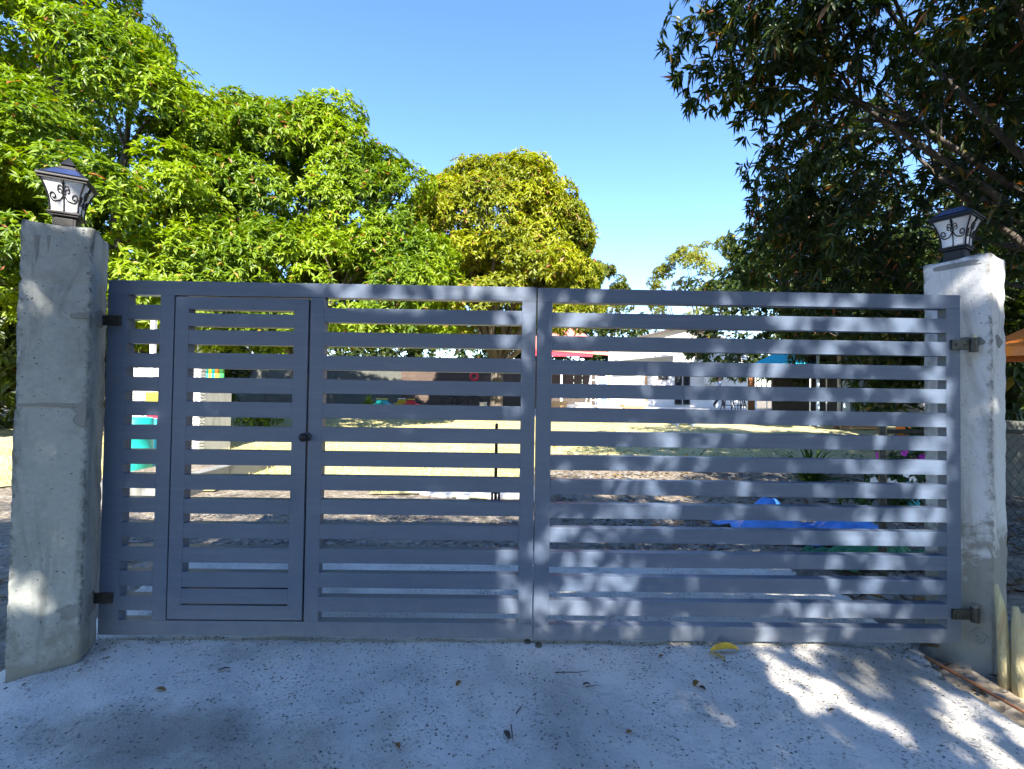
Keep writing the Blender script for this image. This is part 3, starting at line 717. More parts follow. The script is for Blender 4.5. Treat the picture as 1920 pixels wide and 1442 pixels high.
tree('mango_tree', 'tallest sunlit mango tree behind the grey stained pillar, reaching out of the photo',
     [B(40, 210, 11.5, 3.0, 3.1), B(235, 310, 11.5, 2.2, 2.5), B(150, 470, 10.8, 3.2, 2.2), B(350, 430, 12, 1.6, 2.2), B(330, 570, 11, 2.1, 1.1), B(60, 40, 12.5, 2.3, 2.0), B(-130, 380, 11.5, 2.2, 2.6)],
     gp(190, 12.2), 21, 290, 98, 0.76, L=0.185, Wd=0.056, droop=0.5, r0=0.26, fork=1.9)
tree('mango_tree', 'broad sunlit mango tree between the tallest one and the round-topped one',
     [B(560, 385, 13.5, 2.35, 2.5), B(690, 420, 13.6, 1.45, 2.0), B(470, 480, 13, 1.7, 2.2), B(600, 555, 12.6, 2.6, 1.35), B(740, 560, 13, 1.5, 1.35), B(450, 300, 14, 1.4, 1.5)],
     gp(570, 13.6), 22, 215, 100, 0.74, L=0.185, Wd=0.056, droop=0.5, r0=0.24, fork=1.8)
tree('mango_tree', 'round-topped yellow-green mango tree beside the meeting point of the gate leaves',
     [B(925, 425, 16.5, 2.3, 2.05), B(1005, 470, 16.5, 1.6, 1.9), B(850, 450, 16, 1.25, 1.7), B(930, 560, 15.8, 2.7, 1.6), B(1040, 545, 16, 1.0, 1.1)],
     gp(930, 17), 23, 225, 84, 0.66, L=0.19, Wd=0.060, droop=0.5, dark=(0.10, 0.13, 0.010), light=(0.36, 0.38, 0.022), young=0.05, r0=0.22, fork=1.9)
tree('mango_tree', 'low distant mango tree rising just above the middle of the gate',
     [B(1125, 555, 33, 1.7, 2.0), B(1075, 580, 32, 1.9, 1.9), B(1160, 580, 33, 1.1, 1.7)], gp(1120, 33), 24, 60, 60, 0.6, L=0.2, Wd=0.07, dark=(0.06, 0.085, 0.012), light=(0.20, 0.22, 0.03), r0=0.2, fork=2.0)
tree('mango_tree', 'distant pale yellow-green tree behind the house, left of the dark overhanging tree',
     [B(1285, 528, 37, 2.2, 2.3), B(1345, 518, 37, 2.0, 2.6), B(1245, 562, 37, 1.0, 1.2), B(1330, 590, 37, 3.3, 1.9)], gp(1320, 38), 25, 70, 60, 0.62, L=0.2, Wd=0.07, dark=(0.13, 0.15, 0.02), light=(0.34, 0.36, 0.06), young=0.06, r0=0.2, fork=2.2)
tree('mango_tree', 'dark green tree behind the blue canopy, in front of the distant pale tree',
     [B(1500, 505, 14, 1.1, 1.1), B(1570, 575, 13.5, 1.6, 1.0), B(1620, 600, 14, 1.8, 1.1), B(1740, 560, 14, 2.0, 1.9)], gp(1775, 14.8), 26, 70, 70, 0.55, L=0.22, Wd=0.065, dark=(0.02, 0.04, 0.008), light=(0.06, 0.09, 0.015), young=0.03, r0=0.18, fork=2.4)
# dark tree that overhangs the driveway from the right
def cut_right(cs, rng):
    rel = cs - CAM; z = rel @ FW; u = 960 + F_PX * (rel @ RT) / np.maximum(z, .05); v = 721 - F_PX * (rel @ UP) / np.maximum(z, .05)
    return (np.linalg.norm(rel, axis=1) > 2.7)
tree('overhanging_mango_tree', 'near dark mango tree overhanging the whitewashed pillar and the driveway',
     [((5.9, 2.2, 4.6), (3.1, 3.0, 2.3)), ((4.1, 1.6, 5.4), (2.1, 2.2, 1.5)), ((6.2, -0.6, 5.3), (2.6, 2.2, 1.9)), ((5.3, 3.6, 3.4), (1.7, 1.8, 1.25)), ((6.6, 4.2, 3.2), (2.6, 2.2, 1.6)), ((4.1, 2.9, 4.1), (0.9, 1.0, 0.9)), ((3.2, 2.4, 5.8), (0.9, 1.0, 0.9)), (tuple(P(1450, 60, 5.0)), (0.42, 0.5, 0.4)), (tuple(P(1500, 150, 5.2)), (0.4, 0.5, 0.35)), ((6.4, 1.6, 3.6), (1.8, 1.6, 1.2)), ((5.2, 1.2, 5.0), (1.5, 1.4, 1.0)), ((7.6, 5.4, 3.0), (2.6, 1.6, 1.5)), ((5.7, 4.4, 3.5), (1.5, 1.6, 1.3)), ((6.2, 4.8, 4.6), (1.5, 1.5, 1.4)), ((7.0, 2.0, 2.6), (1.6, 2.0, 1.2)), ((4.6, 0.6, 4.3), (1.4, 1.3, 1.0))],
     (6.6, 2.6, -0.1), 31, 330, 42, 0.62, L=0.165, Wd=0.034, per=12, droop=0.8, dark=(0.016, 0.03, 0.008), light=(0.05, 0.075, 0.014), young=0.04, r0=0.09, fork=2.2, near=True, cut=cut_right, hollow=0.35, singles=300)

# roadside trees behind the photographer: out of view, they throw the shade on the gate
def cut_shade(cs, rng):
    # where the sun ray through a leaf meets the plane of the gate (y=0); openings in the canopy are kept as coherent gaps
    u = cs[:, 0] + TO_SUN[0] / TO_SUN[1] * (-cs[:, 1]); v = cs[:, 2] + TO_SUN[2] / TO_SUN[1] * (-cs[:, 1])
    w = np.sin(u * 13.1 + 2.1 * np.sin(v * 7.3 + 1)) * np.sin(v * 12.3 + 1.8 * np.sin(u * 8.7)) + 0.6 * np.sin(u * 23.7 + v * 9.1) * np.sin(v * 21.1 - u * 7.0)
    big = 0.35 * np.sin(u * 3.1 + 1.0) * np.sin(v * 4.3 + 0.6 + u) + 0.25 * np.sin(u * 5.3 - v * 3.7)
    gap = (w + big > -0.34) & (u > -0.05) & (u < 2.12) & (v > np.where(u > 1.1, -0.4, -0.02)) & (v < 1.66)
    gap |= (w + 1.6 * big > 0.85) & (u > -2.6) & (u <= -0.05) & (v > np.where(u < -1.8, -0.1, 0.2))
    gap |= (((u - 2.10) / 0.80) ** 2 + ((v + 0.42) / 0.34) ** 2 < 1) & (w + big > -0.6)
    gap |= (((u - 2.35) / 0.16) ** 2 + ((v - 1.72) / 0.14) ** 2 < 1)
    gap |= (((u + 2.05) / 0.14) ** 2 + ((v - 0.10) / 0.12) ** 2 < 1)
    gap |= (((u + 1.85) / 0.30) ** 2 + ((v + 0.98) / 0.12) ** 2 < 1)
    gap |= (u < 0.5) & (v > 1.62 + 0.12 * np.sin(u * 3))
    return ~(gap & (rng.uniform(size=len(cs)) > 0.04))
for i, (x, w_, sd_) in enumerate(((-4.2, 2.9, 41), (0.3, 3.0, 42), (4.9, 3.2, 43))):
    tree('roadside_tree', ['roadside mango tree behind the viewer, shading the grey pillar side', 'roadside mango tree behind the viewer, shading the middle of the gate', 'roadside mango tree behind the viewer, shading the whitewashed pillar side'][i],
         [((x, -6.0, 4.5), (w_, 1.5, 2.9)), ((x + .6, -5.3, 3.7), (w_ * .85, 1.0, 1.4)), ((x - .3, -5.6, 3.3), (w_ * .85, 0.9, 0.9))] + ([((x, -6.4, 6.2), (w_, 1.6, 1.8))] if i == 2 else []), (x, -6.8, -0.1), sd_, 225, 62, 0.62, L=0.18, Wd=0.062, per=9, dark=(0.03, 0.05, 0.01), light=(0.09, 0.13, 0.02), cut_leaf=cut_shade, hollow=0.3, r0=0.22, fork=2.2, group='roadside trees')

# ------------------------------------------------------------------ far side of the yard
def gz(x, y): return float(g_yard(x, y))
# boundary wall under the trees
def wall_run(name, label, pa, pb, h, th, mat, z_off=-0.2, cat='wall', group=None, cap=None):
    a = Vector((pa[0], pa[1], 0)); b = Vector((pb[0], pb[1], 0)); L_ = (b - a).length
    t = empty(name, (a.x, a.y, gz(a.x, a.y)), math.atan2(b.y - a.y, b.x - a.x), label, cat, group)
    MB().box(0, L_, 0, th, z_off, h).build('wall_face', mat, t)
    if cap: MB().box(-.02, L_ + .02, -.03, th + .03, h + .002, h + .07).build('coping', cap, t)
    n = int(L_ // 3)
    for i in range(n + 1):
        MB().box(i * L_ / n - .11, i * L_ / n + .11, -.035, -.001, z_off, h - .01).build('pier', mat, t, bevel=.01)
    return t
wa = P(-300, 750, 23); wb = P(752, 750, 23.5); wc = P(1030, 750, 24)
wall_run('block_wall', 'brown hollow-block boundary wall in the shade under the trees', (wb[0] + .1, wb[1]), (wc[0], wc[1]), 2.3, .15, M['block'])
wall_run('block_wall', 'grey-green plastered boundary wall under the left trees', (wa[0], wa[1]), (wb[0], wb[1]), 2.2, .15, M['blockgrey'])

# trees beyond the wall: a mass seen only as dark green behind the gate
rng_b = np.random.default_rng(77)
def belt(name, pts, label):
    bs_ = []
    cs = []; ax = []
    for (x, y, z, rx, ry, rz_) in pts:
        c_, a_ = crown_points([((x, y, z), (rx, ry, rz_))], rng_b, 26, 34, .8, .5); cs.append(c_); ax.append(a_)
    cs = np.concatenate(cs); ax = np.concatenate(ax)
    b_, d_, n_, l_, w_ = leaf_params(cs, ax, rng_b, 7, .34, .12, .5)
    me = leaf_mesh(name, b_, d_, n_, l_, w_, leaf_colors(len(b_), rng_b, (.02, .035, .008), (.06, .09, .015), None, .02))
    return tag(link(name, me, M['leaf']), label, 'trees', kind='stuff')
pts = []
for i in range(13):
    x = -22 + i * 2.5; pts.append((x, 27.5 + (i % 3), 3.2, 2.2, 1.8, 3.0))
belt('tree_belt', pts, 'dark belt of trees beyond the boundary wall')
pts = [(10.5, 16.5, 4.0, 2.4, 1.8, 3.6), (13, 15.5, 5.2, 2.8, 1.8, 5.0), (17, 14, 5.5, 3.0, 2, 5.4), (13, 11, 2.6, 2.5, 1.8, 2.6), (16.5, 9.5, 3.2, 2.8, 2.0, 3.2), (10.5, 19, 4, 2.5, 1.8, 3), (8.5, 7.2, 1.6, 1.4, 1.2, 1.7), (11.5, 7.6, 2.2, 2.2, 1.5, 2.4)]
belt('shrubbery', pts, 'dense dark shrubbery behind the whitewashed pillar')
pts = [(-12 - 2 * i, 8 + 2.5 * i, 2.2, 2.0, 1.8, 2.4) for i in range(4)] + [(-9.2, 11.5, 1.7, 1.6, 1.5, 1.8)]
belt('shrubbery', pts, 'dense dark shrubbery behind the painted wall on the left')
pts = [(-15 + 4.2 * i, -14.5 + (i % 2), 4.2, 3.0, 2.0, 4.6) for i in range(8)]  # belt added out of view to hold sky light off the gate front
belt('tree_belt', pts, 'added belt of unseen trees behind the viewer, dimming the gate')

# ---- red-roofed shed
d = 25.0
x0, x1, z0, z1, Y = rect(1000, 655, 1140, 770, d)
zg = gz((x0 + x1) / 2, Y)
sh = empty('shed', ((x0 + x1) / 2, Y, zg), 0, 'open shed with a faded red roof and dark timber back wall', 'shed')
w2 = (x1 - x0) / 2
def loc(px, py, o, dd=None):
    p = P(px, py, dd or d); return p[0] - o.location.x, p[2] - o.location.z
pan = np.linspace(-w2, w2, 9)
for i in range(8): MB().box(pan[i] + .01, pan[i + 1] - .01, 2.3, 2.36, -.05, 2.15).build('back_panel', M['darkwood'], sh)
for x in (-w2 + .1, -w2 * .25, w2 - .08): MB().box(x - .05, x + .05, -.05, .05, -.1, 1.95).build('post', M['white'], sh)
la, lb = loc(1035, 618, sh), loc(1066, 632, sh); e0, e1 = loc(1035, 657, sh), loc(1138, 668, sh)
rz_ = P(1035, 610, 27.6)[2] - zg
rf = MB().add([(-w2 - .3, -.5, e0[1]), (w2, -.5, e1[1]), (w2, -.5, e1[1] + .07), (-w2 - .3, -.5, e0[1] + .07), (-w2 - .3, 2.6, rz_), (w2 - 1.5, 2.6, rz_), (w2 - 1.5, 2.6, rz_ + .07), (-w2 - .3, 2.6, rz_ + .07)],
              [(0, 1, 2, 3), (4, 7, 6, 5), (0, 4, 5, 1), (3, 2, 6, 7), (0, 3, 7, 4), (1, 5, 6, 2)]).build('roof', M['redroof'], sh)
MB().box(-w2 - .25, w2 - .9, -.46, -.42, e0[1] - .34, e0[1] - .02).build('fascia', M['red'], sh)
# stepladder leaning open in the shed
lp = P(1112, 762, 23.6); lx, ly, lz = lp[0], lp[1], gz(lp[0], lp[1])
lad = empty('step_ladder', (lx, ly, lz), 0.2, 'white step ladder standing open in front of the red-roofed shed', 'ladder')
for sx in (-1, 1):
    for sy in (-1, 1):
        MB().tube([(sx * .28, sy * .38, 0), (sx * .13, sy * .03, 1.62)], .028, 6).build('rail', M['white'], lad)
for k in range(6):
    f = (k + .7) / 6.5; MB().box(-.28 + .15 * f, .28 - .15 * f, -.38 + .35 * f - .04, -.38 + .35 * f + .04, 1.62 * f - .015, 1.62 * f + .015).build('tread', M['white'], lad)
# planks stacked against the shed
bp = P(1128, 760, 24.2); t = empty('blue_cabinet', (bp[0], bp[1], gz(bp[0], bp[1])), 0, 'blue and white upright cabinet beside the white step ladder', 'cabinet')
MB().box(-.24, .24, -.2, .2, 0, 1.6).build('body', M['paleblue'], t, bevel=.01); MB().box(-.2, .2, -.225, -.201, .1, 1.5).build('door_panel', M['bluedoor'], t)
# cream crates and boards lying along the front of the yard apron
for i, (px, w_, h_, m_) in enumerate(((1046, .75, .5, 'palewood'), (1066, .55, .38, 'white'), (1090, .6, .45, 'cream'), (1150, 1.4, .3, 'cream'), (1185, .9, .4, 'palewood'))):
    c = P(px, 762, 19.5); zc = gz(c[0], c[1]) + .045
    t = empty('crate', (c[0], c[1], zc), .1 * (i - 2), ['pale timber crate, leftmost of the row before the red-roofed shed', 'white crate beside the leftmost timber crate', 'cream crate in front of the step ladder', 'long low cream bin in front of the white house', 'pale timber crate at the right end of the crate row'][i], 'crate', 'crates lying before the buildings')
    for k in range(4):
        MB().box(-w_ / 2, w_ / 2, -.22, -.2, k * h_ / 4 + .005, (k + 1) * h_ / 4 - .012).build('board', M[m_], t)
    MB().box(-w_ / 2, w_ / 2, -.198, .22, 0, h_ - .015).build('body', M[m_], t)

# ---- white house with a cream gable
d = 27.0
x0, x1, z0, z1, Y = rect(1140, 655, 1420, 770, d)
zg = gz((x0 + x1) / 2, Y); ho = empty('house', ((x0 + x1) / 2, Y, zg), 0, 'white bungalow with a cream gable and brown roof edge beyond the yard', 'house')
w2 = (x1 - x0) / 2
eave = loc(1140, 668, ho)[1]
MB().box(-w2, w2, 0, 5, -.2, eave - .25).build('wall', M['white'], ho)
MB().box(-w2 - .02, w2 * .05, -.08, -.01, eave - .62, eave + .35).build('grey_cladding', M['greyboard'], ho)
gpk = loc(1290, 612, ho); gl0 = loc(1160, 634, ho); gr0 = loc(1352, 634, ho)
gab = MB().prism([(gl0[0], gl0[1] - .5), (gr0[0] + .2, gr0[1] - .5), (gr0[0] + .2, gr0[1]), (gpk[0], gpk[1]), (gl0[0], gl0[1] - .25)], .3, .5).build('gable', M['cream'], ho)
MB().box(gpk[0] + .1, gpk[0] + .22, .26, .299, gr0[1] - .45, gpk[1] - .15).build('gable_batten', M['cream'], ho)
MB().prism([(gl0[0], gl0[1] - .6), (w2 + .1, gr0[1] - .6), (w2 + .1, eave - .2), (gl0[0], eave - .2)], .52, .9).build('upper_wall', M['greyboard'], ho)
def slope(name, a, b, mat, y0, y1, th=.1):
    return MB().prism([(a[0], a[1]), (b[0], b[1]), (b[0], b[1] + th), (a[0], a[1] + th)], y0, y1).build(name, mat, ho)
slope('roof', (gl0[0] - .5, gl0[1] - .42), (gpk[0], gpk[1] + .02), M['darkwood'], -.1, 6)
slope('roof', (gpk[0], gpk[1] + .02), (gr0[0] + 1.2, gr0[1] - .45), M['darkwood'], -.1, 6)
# white awning roof in front
ap = loc(1312, 654, ho); al = loc(1285, 684, ho); ar = loc(1408, 682, ho)
MB().add([(al[0], -2.2, al[1]), (ar[0], -2.2, ar[1]), (ar[0] - .4, -.2, ap[1] + .1), (ap[0], -.2, ap[1] + .1), (ap[0], -2.0, ap[1])], [(0, 1, 4), (1, 2, 3, 4), (0, 4, 3)]).build('awning', M['white'], ho)
slope('porch_eave', (loc(1150, 678, ho)[0], loc(1150, 678, ho)[1]), (loc(1262, 668, ho)[0], loc(1262, 668, ho)[1]), M['white'], -1.2, -.1, .07)
for px in (1141, 1211): MB().box(loc(px, 700, ho)[0] - .06, loc(px, 700, ho)[0] + .06, -.07, -.002, -.1, eave - .63).build('corner_trim', M['palewood'], ho)
def win(px0, py0, px1, py1, name='window', parts=2):
    a = loc(px0, py0, ho); b = loc(px1, py1, ho); xa, xb, za, zb = a[0], b[0], b[1], a[1]
    f = MB().box(xa - .05, xb + .05, -.05, -.002, za - .05, za).box(xa - .05, xb + .05, -.05, -.002, zb, zb + .05).box(xa - .05, xa, -.05, -.002, za, zb).box(xb, xb + .05, -.05, -.002, za, zb).build(name, M['darkwood'], ho)
    for k in range(parts):
        u0 = xa + (xb - xa) * k / parts; u1 = xa + (xb - xa) * (k + 1) / parts
        MB().box(u0 + .012, u1 - .012, -.03, -.006, za + .002, zb - .002).build('pane', M['glass'], f)
win(1235, 685, 1250, 711); win(1342, 685, 1354, 711, parts=1); win(1394, 690, 1404, 713)
win(1267, 690, 1276, 757, 'door', 1); win(1283, 690, 1291, 757, 'door', 1)
a = loc(1320, 703, ho); b = loc(1338, 721, ho)
ac = MB().box(a[0], b[0], -.35, -.003, b[1], a[1]).build('air_conditioner', M['white'], ho, bevel=.02)
MB().lathe([(.16, 0), (.16, .01)], 16).build('fan_grille', M['greyboard'], ac, loc=((a[0] + b[0]) / 2 + .08, -.352, (a[1] + b[1]) / 2)).rotation_euler = (math.pi / 2, 0, 0)

# ---- blue canopy
d = 17.0
c = P(1475, 765, d); zc = gz(c[0], c[1]); cn = empty('canopy', (c[0], c[1], zc), .75, 'bright blue pyramid canopy on thin poles beside the white house', 'canopy')
zt = P(1475, 652, d)[2] - zc; ze = P(1475, 688, d)[2] - zc; r = 1.25
ff = []
for k in range(4):
    a0 = math.pi / 4 + k * math.pi / 2; a1 = a0 + math.pi / 2
    p0 = (r * math.cos(a0) * 1.414 * .8, r * math.sin(a0) * 1.414 * .8, ze); p1 = (r * math.cos(a1) * 1.414 * .8, r * math.sin(a1) * 1.414 * .8, ze)
    o = MB().add([p0, p1, (0, 0, zt), (p0[0], p0[1], ze - .22), (p1[0], p1[1], ze - .22)], [(0, 1, 2), (3, 4, 1, 0)]).build('roof_panel', M['cyan'] if k == 1 else M['bluetarp'], cn)  # left panel in cyan: sunlight on the blue cloth painted into its colour
    so = o.modifiers.new('s', 'SOLIDIFY'); so.thickness = .006
    MB().tube([(p0[0] * .98, p0[1] * .98, 0), (p0[0] * .98, p0[1] * .98, ze)], .02, 6).build('pole', M['white'], cn)

# ---- timber deck with balustrade
d = 19.5
x0, x1, z0, z1, Y = rect(1404, 700, 1508, 727, d); xc = (x0 + x1) / 2; zg = gz(xc, Y)
dk = empty('timber_deck', (xc, Y, zg), 0, 'raised brown timber deck with turned balusters beside the white house', 'deck')
w2 = (x1 - x0) / 2; zb = z0 - zg; zt_ = z1 - zg
MB().box(-w2, w2, 0, 2.2, zb - .12, zb).build('floor', M['wood'], dk); MB().box(-w2, w2, -.04, .04, zt_ - .02, zt_ + .05).build('handrail', M['wood'], dk, bevel=.01)
for x in (-w2 + .08, w2 - .12): MB().box(x - .14, x + .14, -.05, .05, -.1, zt_ + .05).build('post', M['wood'], dk)
for k in range(9):
    x = -w2 + .32 + (2 * w2 - .66) * k / 8
    MB().lathe([(.022, 0), (.03, .08), (.016, .16), (.032, (zt_ - zb) * .55), (.016, (zt_ - zb) * .8), (.024, zt_ - zb - .03)], 8).build('baluster', M['palewood'], dk, True, loc=(x, 0, zb + .003))
MB().box(-w2, w2, .02, .06, zb - .55, zb - .14).build('skirt_board', M['darkwood'], dk)

# ---- dark lean-to at the right
d = 16.0
x0, x1, z0, z1, Y = rect(1530, 668, 1745, 770, d); xc = (x0 + x1) / 2; zg = gz(xc, Y)
lt = empty('lean_to', (xc, Y, zg), 0, 'dark open lean-to with blue-grey doors under the overhanging tree', 'shed'); w2 = (x1 - x0) / 2; H_ = z1 - zg
MB().box(-w2, w2 + 2, 2.6, 2.7, -.1, H_ + .2).build('back_wall', M['darkwood'], lt)
MB().prism([(-w2 - .3, H_), (w2 + 2.2, H_ + .1), (w2 + 2.2, H_ + .18), (-w2 - .3, H_ + .08)], -.5, 2.8).build('roof', M['darkwood'], lt)
for px in (1532, 1572, 1728): MB().box(loc(px, 720, lt)[0] - .035, loc(px, 720, lt)[0] + .035, -.05, .02, -.1, H_).build('post', M['paleblue'] if px < 1540 else M['greyboard'], lt)
for a, b, m_ in ((1621, 1634, 'paleblue'), (1635, 1668, 'bluedoor'), (1671, 1710, 'blockgrey'), (1713, 1726, 'blockgrey')):
    MB().box(loc(a, 720, lt)[0], loc(b, 720, lt)[0], 1.0, 1.06, -.05, 1.6).build('door_leaf', M[m_], lt)
# lumber stack in the lean-to
c = P(1612, 765, 15.2); t = empty('lumber_stack', (c[0], c[1], gz(c[0], c[1])), .1, 'stack of weathered planks in front of the dark lean-to', 'lumber')
for k in range(9):
    MB().box(-.75 + random.uniform(-.1, .1), .75 + random.uniform(-.1, .1), -.2 + .14 * (k % 3), -.08 + .14 * (k % 3), .03 + .05 * (k // 3), .07 + .05 * (k // 3)).build('plank', M['wood'] if k % 2 else M['palewood'], t)
c = P(1693, 770, 13.5); MBp = MB().lathe([(.10, 0), (.14, .02), (.17, .26), (.185, .28), (.18, .31), (.15, .31)], 14)
tag(MBp.build('clay_pot', M['orange'], None, True, loc=(c[0], c[1], gz(c[0], c[1]))), 'orange clay pot on the ground in front of the lean-to doors', 'pot')

# ---- sawhorses and person before the house
def sawhorse(px, dd, rz, label):
    c = P(px, 766, dd); t = empty('stool', (c[0], c[1], gz(c[0], c[1]) + .045), rz, label, 'stool', 'dark stools before the white house')
    MB().box(-.2, .2, -.14, .14, .72, .76).build('seat', M['darkwood'], t)
    for sx in (-1, 1):
        for sy in (-1, 1): MB().tube([(sx * .27, sy * .2, 0), (sx * .15, sy * .1, .72)], .022, 6).build('leg', M['darkwood'], t)
    for sy in (-1, 1): MB().tube([(-.22, sy * .16, .3), (.22, sy * .16, .3)], .016, 6).build('stretcher', M['darkwood'], t)
sawhorse(1365, 22, 0, 'dark wooden stool nearest the walking person'); sawhorse(1386, 22, .3, 'dark wooden stool, middle one of three before the white house'); sawhorse(1402, 21.6, -.2, 'dark wooden stool nearest the timber deck')
c = P(1349, 768, 25.5); pe = empty('person', (c[0], c[1], gz(c[0], c[1]) + .04), math.radians(70), 'person in a pale blue shirt and dark trousers walking before the white house', 'person')
def skin(name, verts, edges, radii, mat, parent, sub=2):
    me = bpy.data.meshes.new(name); me.from_pydata(verts, edges, []); o = link(name, me, mat, parent)
    m = o.modifiers.new('skin', 'SKIN'); m.use_smooth_shade = True
    for i, r_ in enumerate(radii): me.skin_vertices[0].data[i].radius = (r_, r_) if not hasattr(r_, '__len__') else r_
    me.skin_vertices[0].data[0].use_root = True
    s_ = o.modifiers.new('sub', 'SUBSURF'); s_.levels = s_.render_levels = sub
    return o
bv = [(0, 0, .92), (0, 0, 1.12), (0, .02, 1.38), (0, .01, 1.48), (0, -.01, 1.56), (0, -.02, 1.66), (.09, 0, .86), (.10, -.16, .48), (.10, -.20, .08), (.10, -.30, .04), (-.09, 0, .86), (-.10, .10, .48), (-.10, .30, .12), (-.10, .22, .05),
      (.18, .02, 1.38), (.23, .08, 1.12), (.22, -.02, .90), (.22, -.05, .80), (-.18, .02, 1.38), (-.24, -.04, 1.12), (-.22, -.16, .92), (-.22, -.20, .83)]
be = [(0, 1), (1, 2), (2, 3), (3, 4), (4, 5), (0, 6), (6, 7), (7, 8), (8, 9), (0, 10), (10, 11), (11, 12), (12, 13), (2, 14), (14, 15), (15, 16), (16, 17), (2, 18), (18, 19), (19, 20), (20, 21)]
br_ = [(.15, .11), (.14, .10), (.15, .10), .055, .075, .085, .085, .06, .04, .035, .085, .06, .04, .035, .06, .045, .033, .03, .06, .045, .033, .03]
skin('body', bv, be, br_, M['skin'], pe)
skin('shirt', [(0, 0, .95), (0, 0, 1.15), (0, .02, 1.38), (.18, .02, 1.38), (.215, .06, 1.22), (-.18, .02, 1.38), (-.22, -.02, 1.22)], [(0, 1), (1, 2), (2, 3), (3, 4), (2, 5), (5, 6)], [(.175, .135), (.165, .125), (.17, .12), .08, .07, .08, .07], M['shirt'], pe)
skin('trousers', [(0, 0, .95), (.09, 0, .84), (.10, -.16, .48), (.10, -.2, .12), (-.09, 0, .84), (-.10, .10, .48), (-.10, .29, .16)], [(0, 1), (1, 2), (2, 3), (0, 4), (4, 5), (5, 6)], [(.17, .13), .105, .08, .065, .105, .08, .065], M['trouser'], pe)
skin('hair', [(0, .015, 1.66), (0, .01, 1.72)], [(0, 1)], [.098, .085], M['hair'], pe)

# ---- toys, tub, rings and bicycle along the shaded wall
c = P(690, 760, 17.5); zc = gz(c[0], c[1])
t = empty('planter_tub', (c[0], c[1], zc), 0, 'pale blue tub planted with a spiky green plant at the far edge of the lawn', 'planter')
MB().lathe([(.32, 0), (.40, .05), (.44, .28), (.47, .30), (.46, .33), (.41, .33), (.40, .27)], 20).build('tub', M['paleblue'], t, True)
def spiky(parent, n, L_, w_, z0, rng, mat_c=((.05, .10, .015), (.16, .24, .03)), up=.6, name='leaf_rosette', near=True):
    ax = unit(np.stack([np.zeros(n), np.zeros(n), np.ones(n)], 1)); b_, d_, n_, l_, ww = leaf_params(np.zeros((n, 3)) + np.array([0, 0, z0]), ax, rng, 1, L_, w_, 0.15, (0.15, 1.25))
    me = leaf_mesh(name, np.zeros((n, 3)) + np.array([0, 0, z0]) + rng.normal(size=(n, 3)) * .02, d_, n_, l_, ww, leaf_colors(n, rng, *mat_c, None, 0), near)
    return link(name, me, M['leaf'], parent)
rs = np.random.default_rng(5)
spiky(t, 60, .5, .06, .3, rs, ((.10, .16, .02), (.26, .32, .05)))
def ring(px, py, dd, label):
    c = P(px, py, dd); o = MB().torus((0, 0, 0), .17, .055, None, 24, 8).build('float_ring', M['red'], None, True, loc=tuple(c)); tag(o, label, 'ring', 'red float rings'); return o
ring(889, 706, 22.6, 'upper red float ring hung against the brown block wall'); ring(888, 724, 22.5, 'lower red float ring hung against the brown block wall')
def toy(px, dd, m1, m2, label):
    c = P(px, 760, dd); t = empty('toy_car', (c[0], c[1], gz(c[0], c[1])), random.uniform(-.5, .5), label, 'toy', 'toy cars on the ground by the wall')
    MB().prism([(-.38, .12), (.40, .12), (.42, .26), (.18, .32), (.10, .46), (-.18, .46), (-.26, .32), (-.40, .28)], -.18, .18).build('body', M[m1], t, bevel=.03)
    MB().box(-.2, .12, -.19, .19, .47, .51).build('roof', M[m2], t, bevel=.02)
    for x in (-.24, .26):
        for y in (-.19, .19): MB().tube([(x, y - .03, .11), (x, y + .03, .11)], .11, 14).build('wheel', M['rubber'], t)
toy(718, 20, 'teal', 'yellow', 'teal toy car with a yellow roof by the shaded wall'); toy(755, 20.4, 'yellow', 'white', 'yellow toy car with a white roof by the shaded wall'); toy(772, 20, 'red', 'yellow', 'red toy car with a yellow roof by the shaded wall')
c = P(868, 760, 20.5); t = empty('bicycle', (c[0], c[1], gz(c[0], c[1])), .1, 'black bicycle parked against the shade of the round-topped tree', 'bicycle')
for x in (-.52, .52):
    wv = MB().torus((x, 0, .33), .31, .022, None, 24, 6).build('wheel', M['rubber'], t, True)
    sp = MB()
    for k in range(10): a = math.pi * k / 10; sp.tube([(x - .3 * math.cos(a), 0, .33 - .3 * math.sin(a)), (x + .3 * math.cos(a), 0, .33 + .3 * math.sin(a))], .004, 4)
    sp.build('spokes', M['steel'], wv)
f = MB()
for a, b in (((-.52, 0, .33), (-.15, 0, .33)), ((-.15, 0, .33), (-.28, 0, .78)), ((-.52, 0, .33), (-.26, 0, .70)), ((-.26, 0, .70), (.36, 0, .76)), ((-.15, 0, .33), (.38, 0, .70)), ((.34, 0, .88), (.40, 0, .62)), ((.40, 0, .62), (.52, 0, .33))): f.tube([a, b], .02, 6)
f.build('frame', M['black'], t); MB().box(-.40, -.16, -.07, .07, .80, .85).build('saddle', M['black'], t, bevel=.02); MB().tube([(.30, -.27, .96), (.36, -.1, .92), (.34, 0, .9), (.36, .1, .92), (.30, .27, .96)], .014, 6).build('handlebar', M['black'], t, True)
c = P(906, 758, 20); tag(MB().lathe([(.12, 0), (.16, .04), (.20, .2), (.14, .34), (.17, .42), (.13, .42)], 14).build('clay_jar', M['cream'], None, True, loc=(c[0], c[1], gz(c[0], c[1]))), 'cream clay jar beside the black bicycle', 'jar')
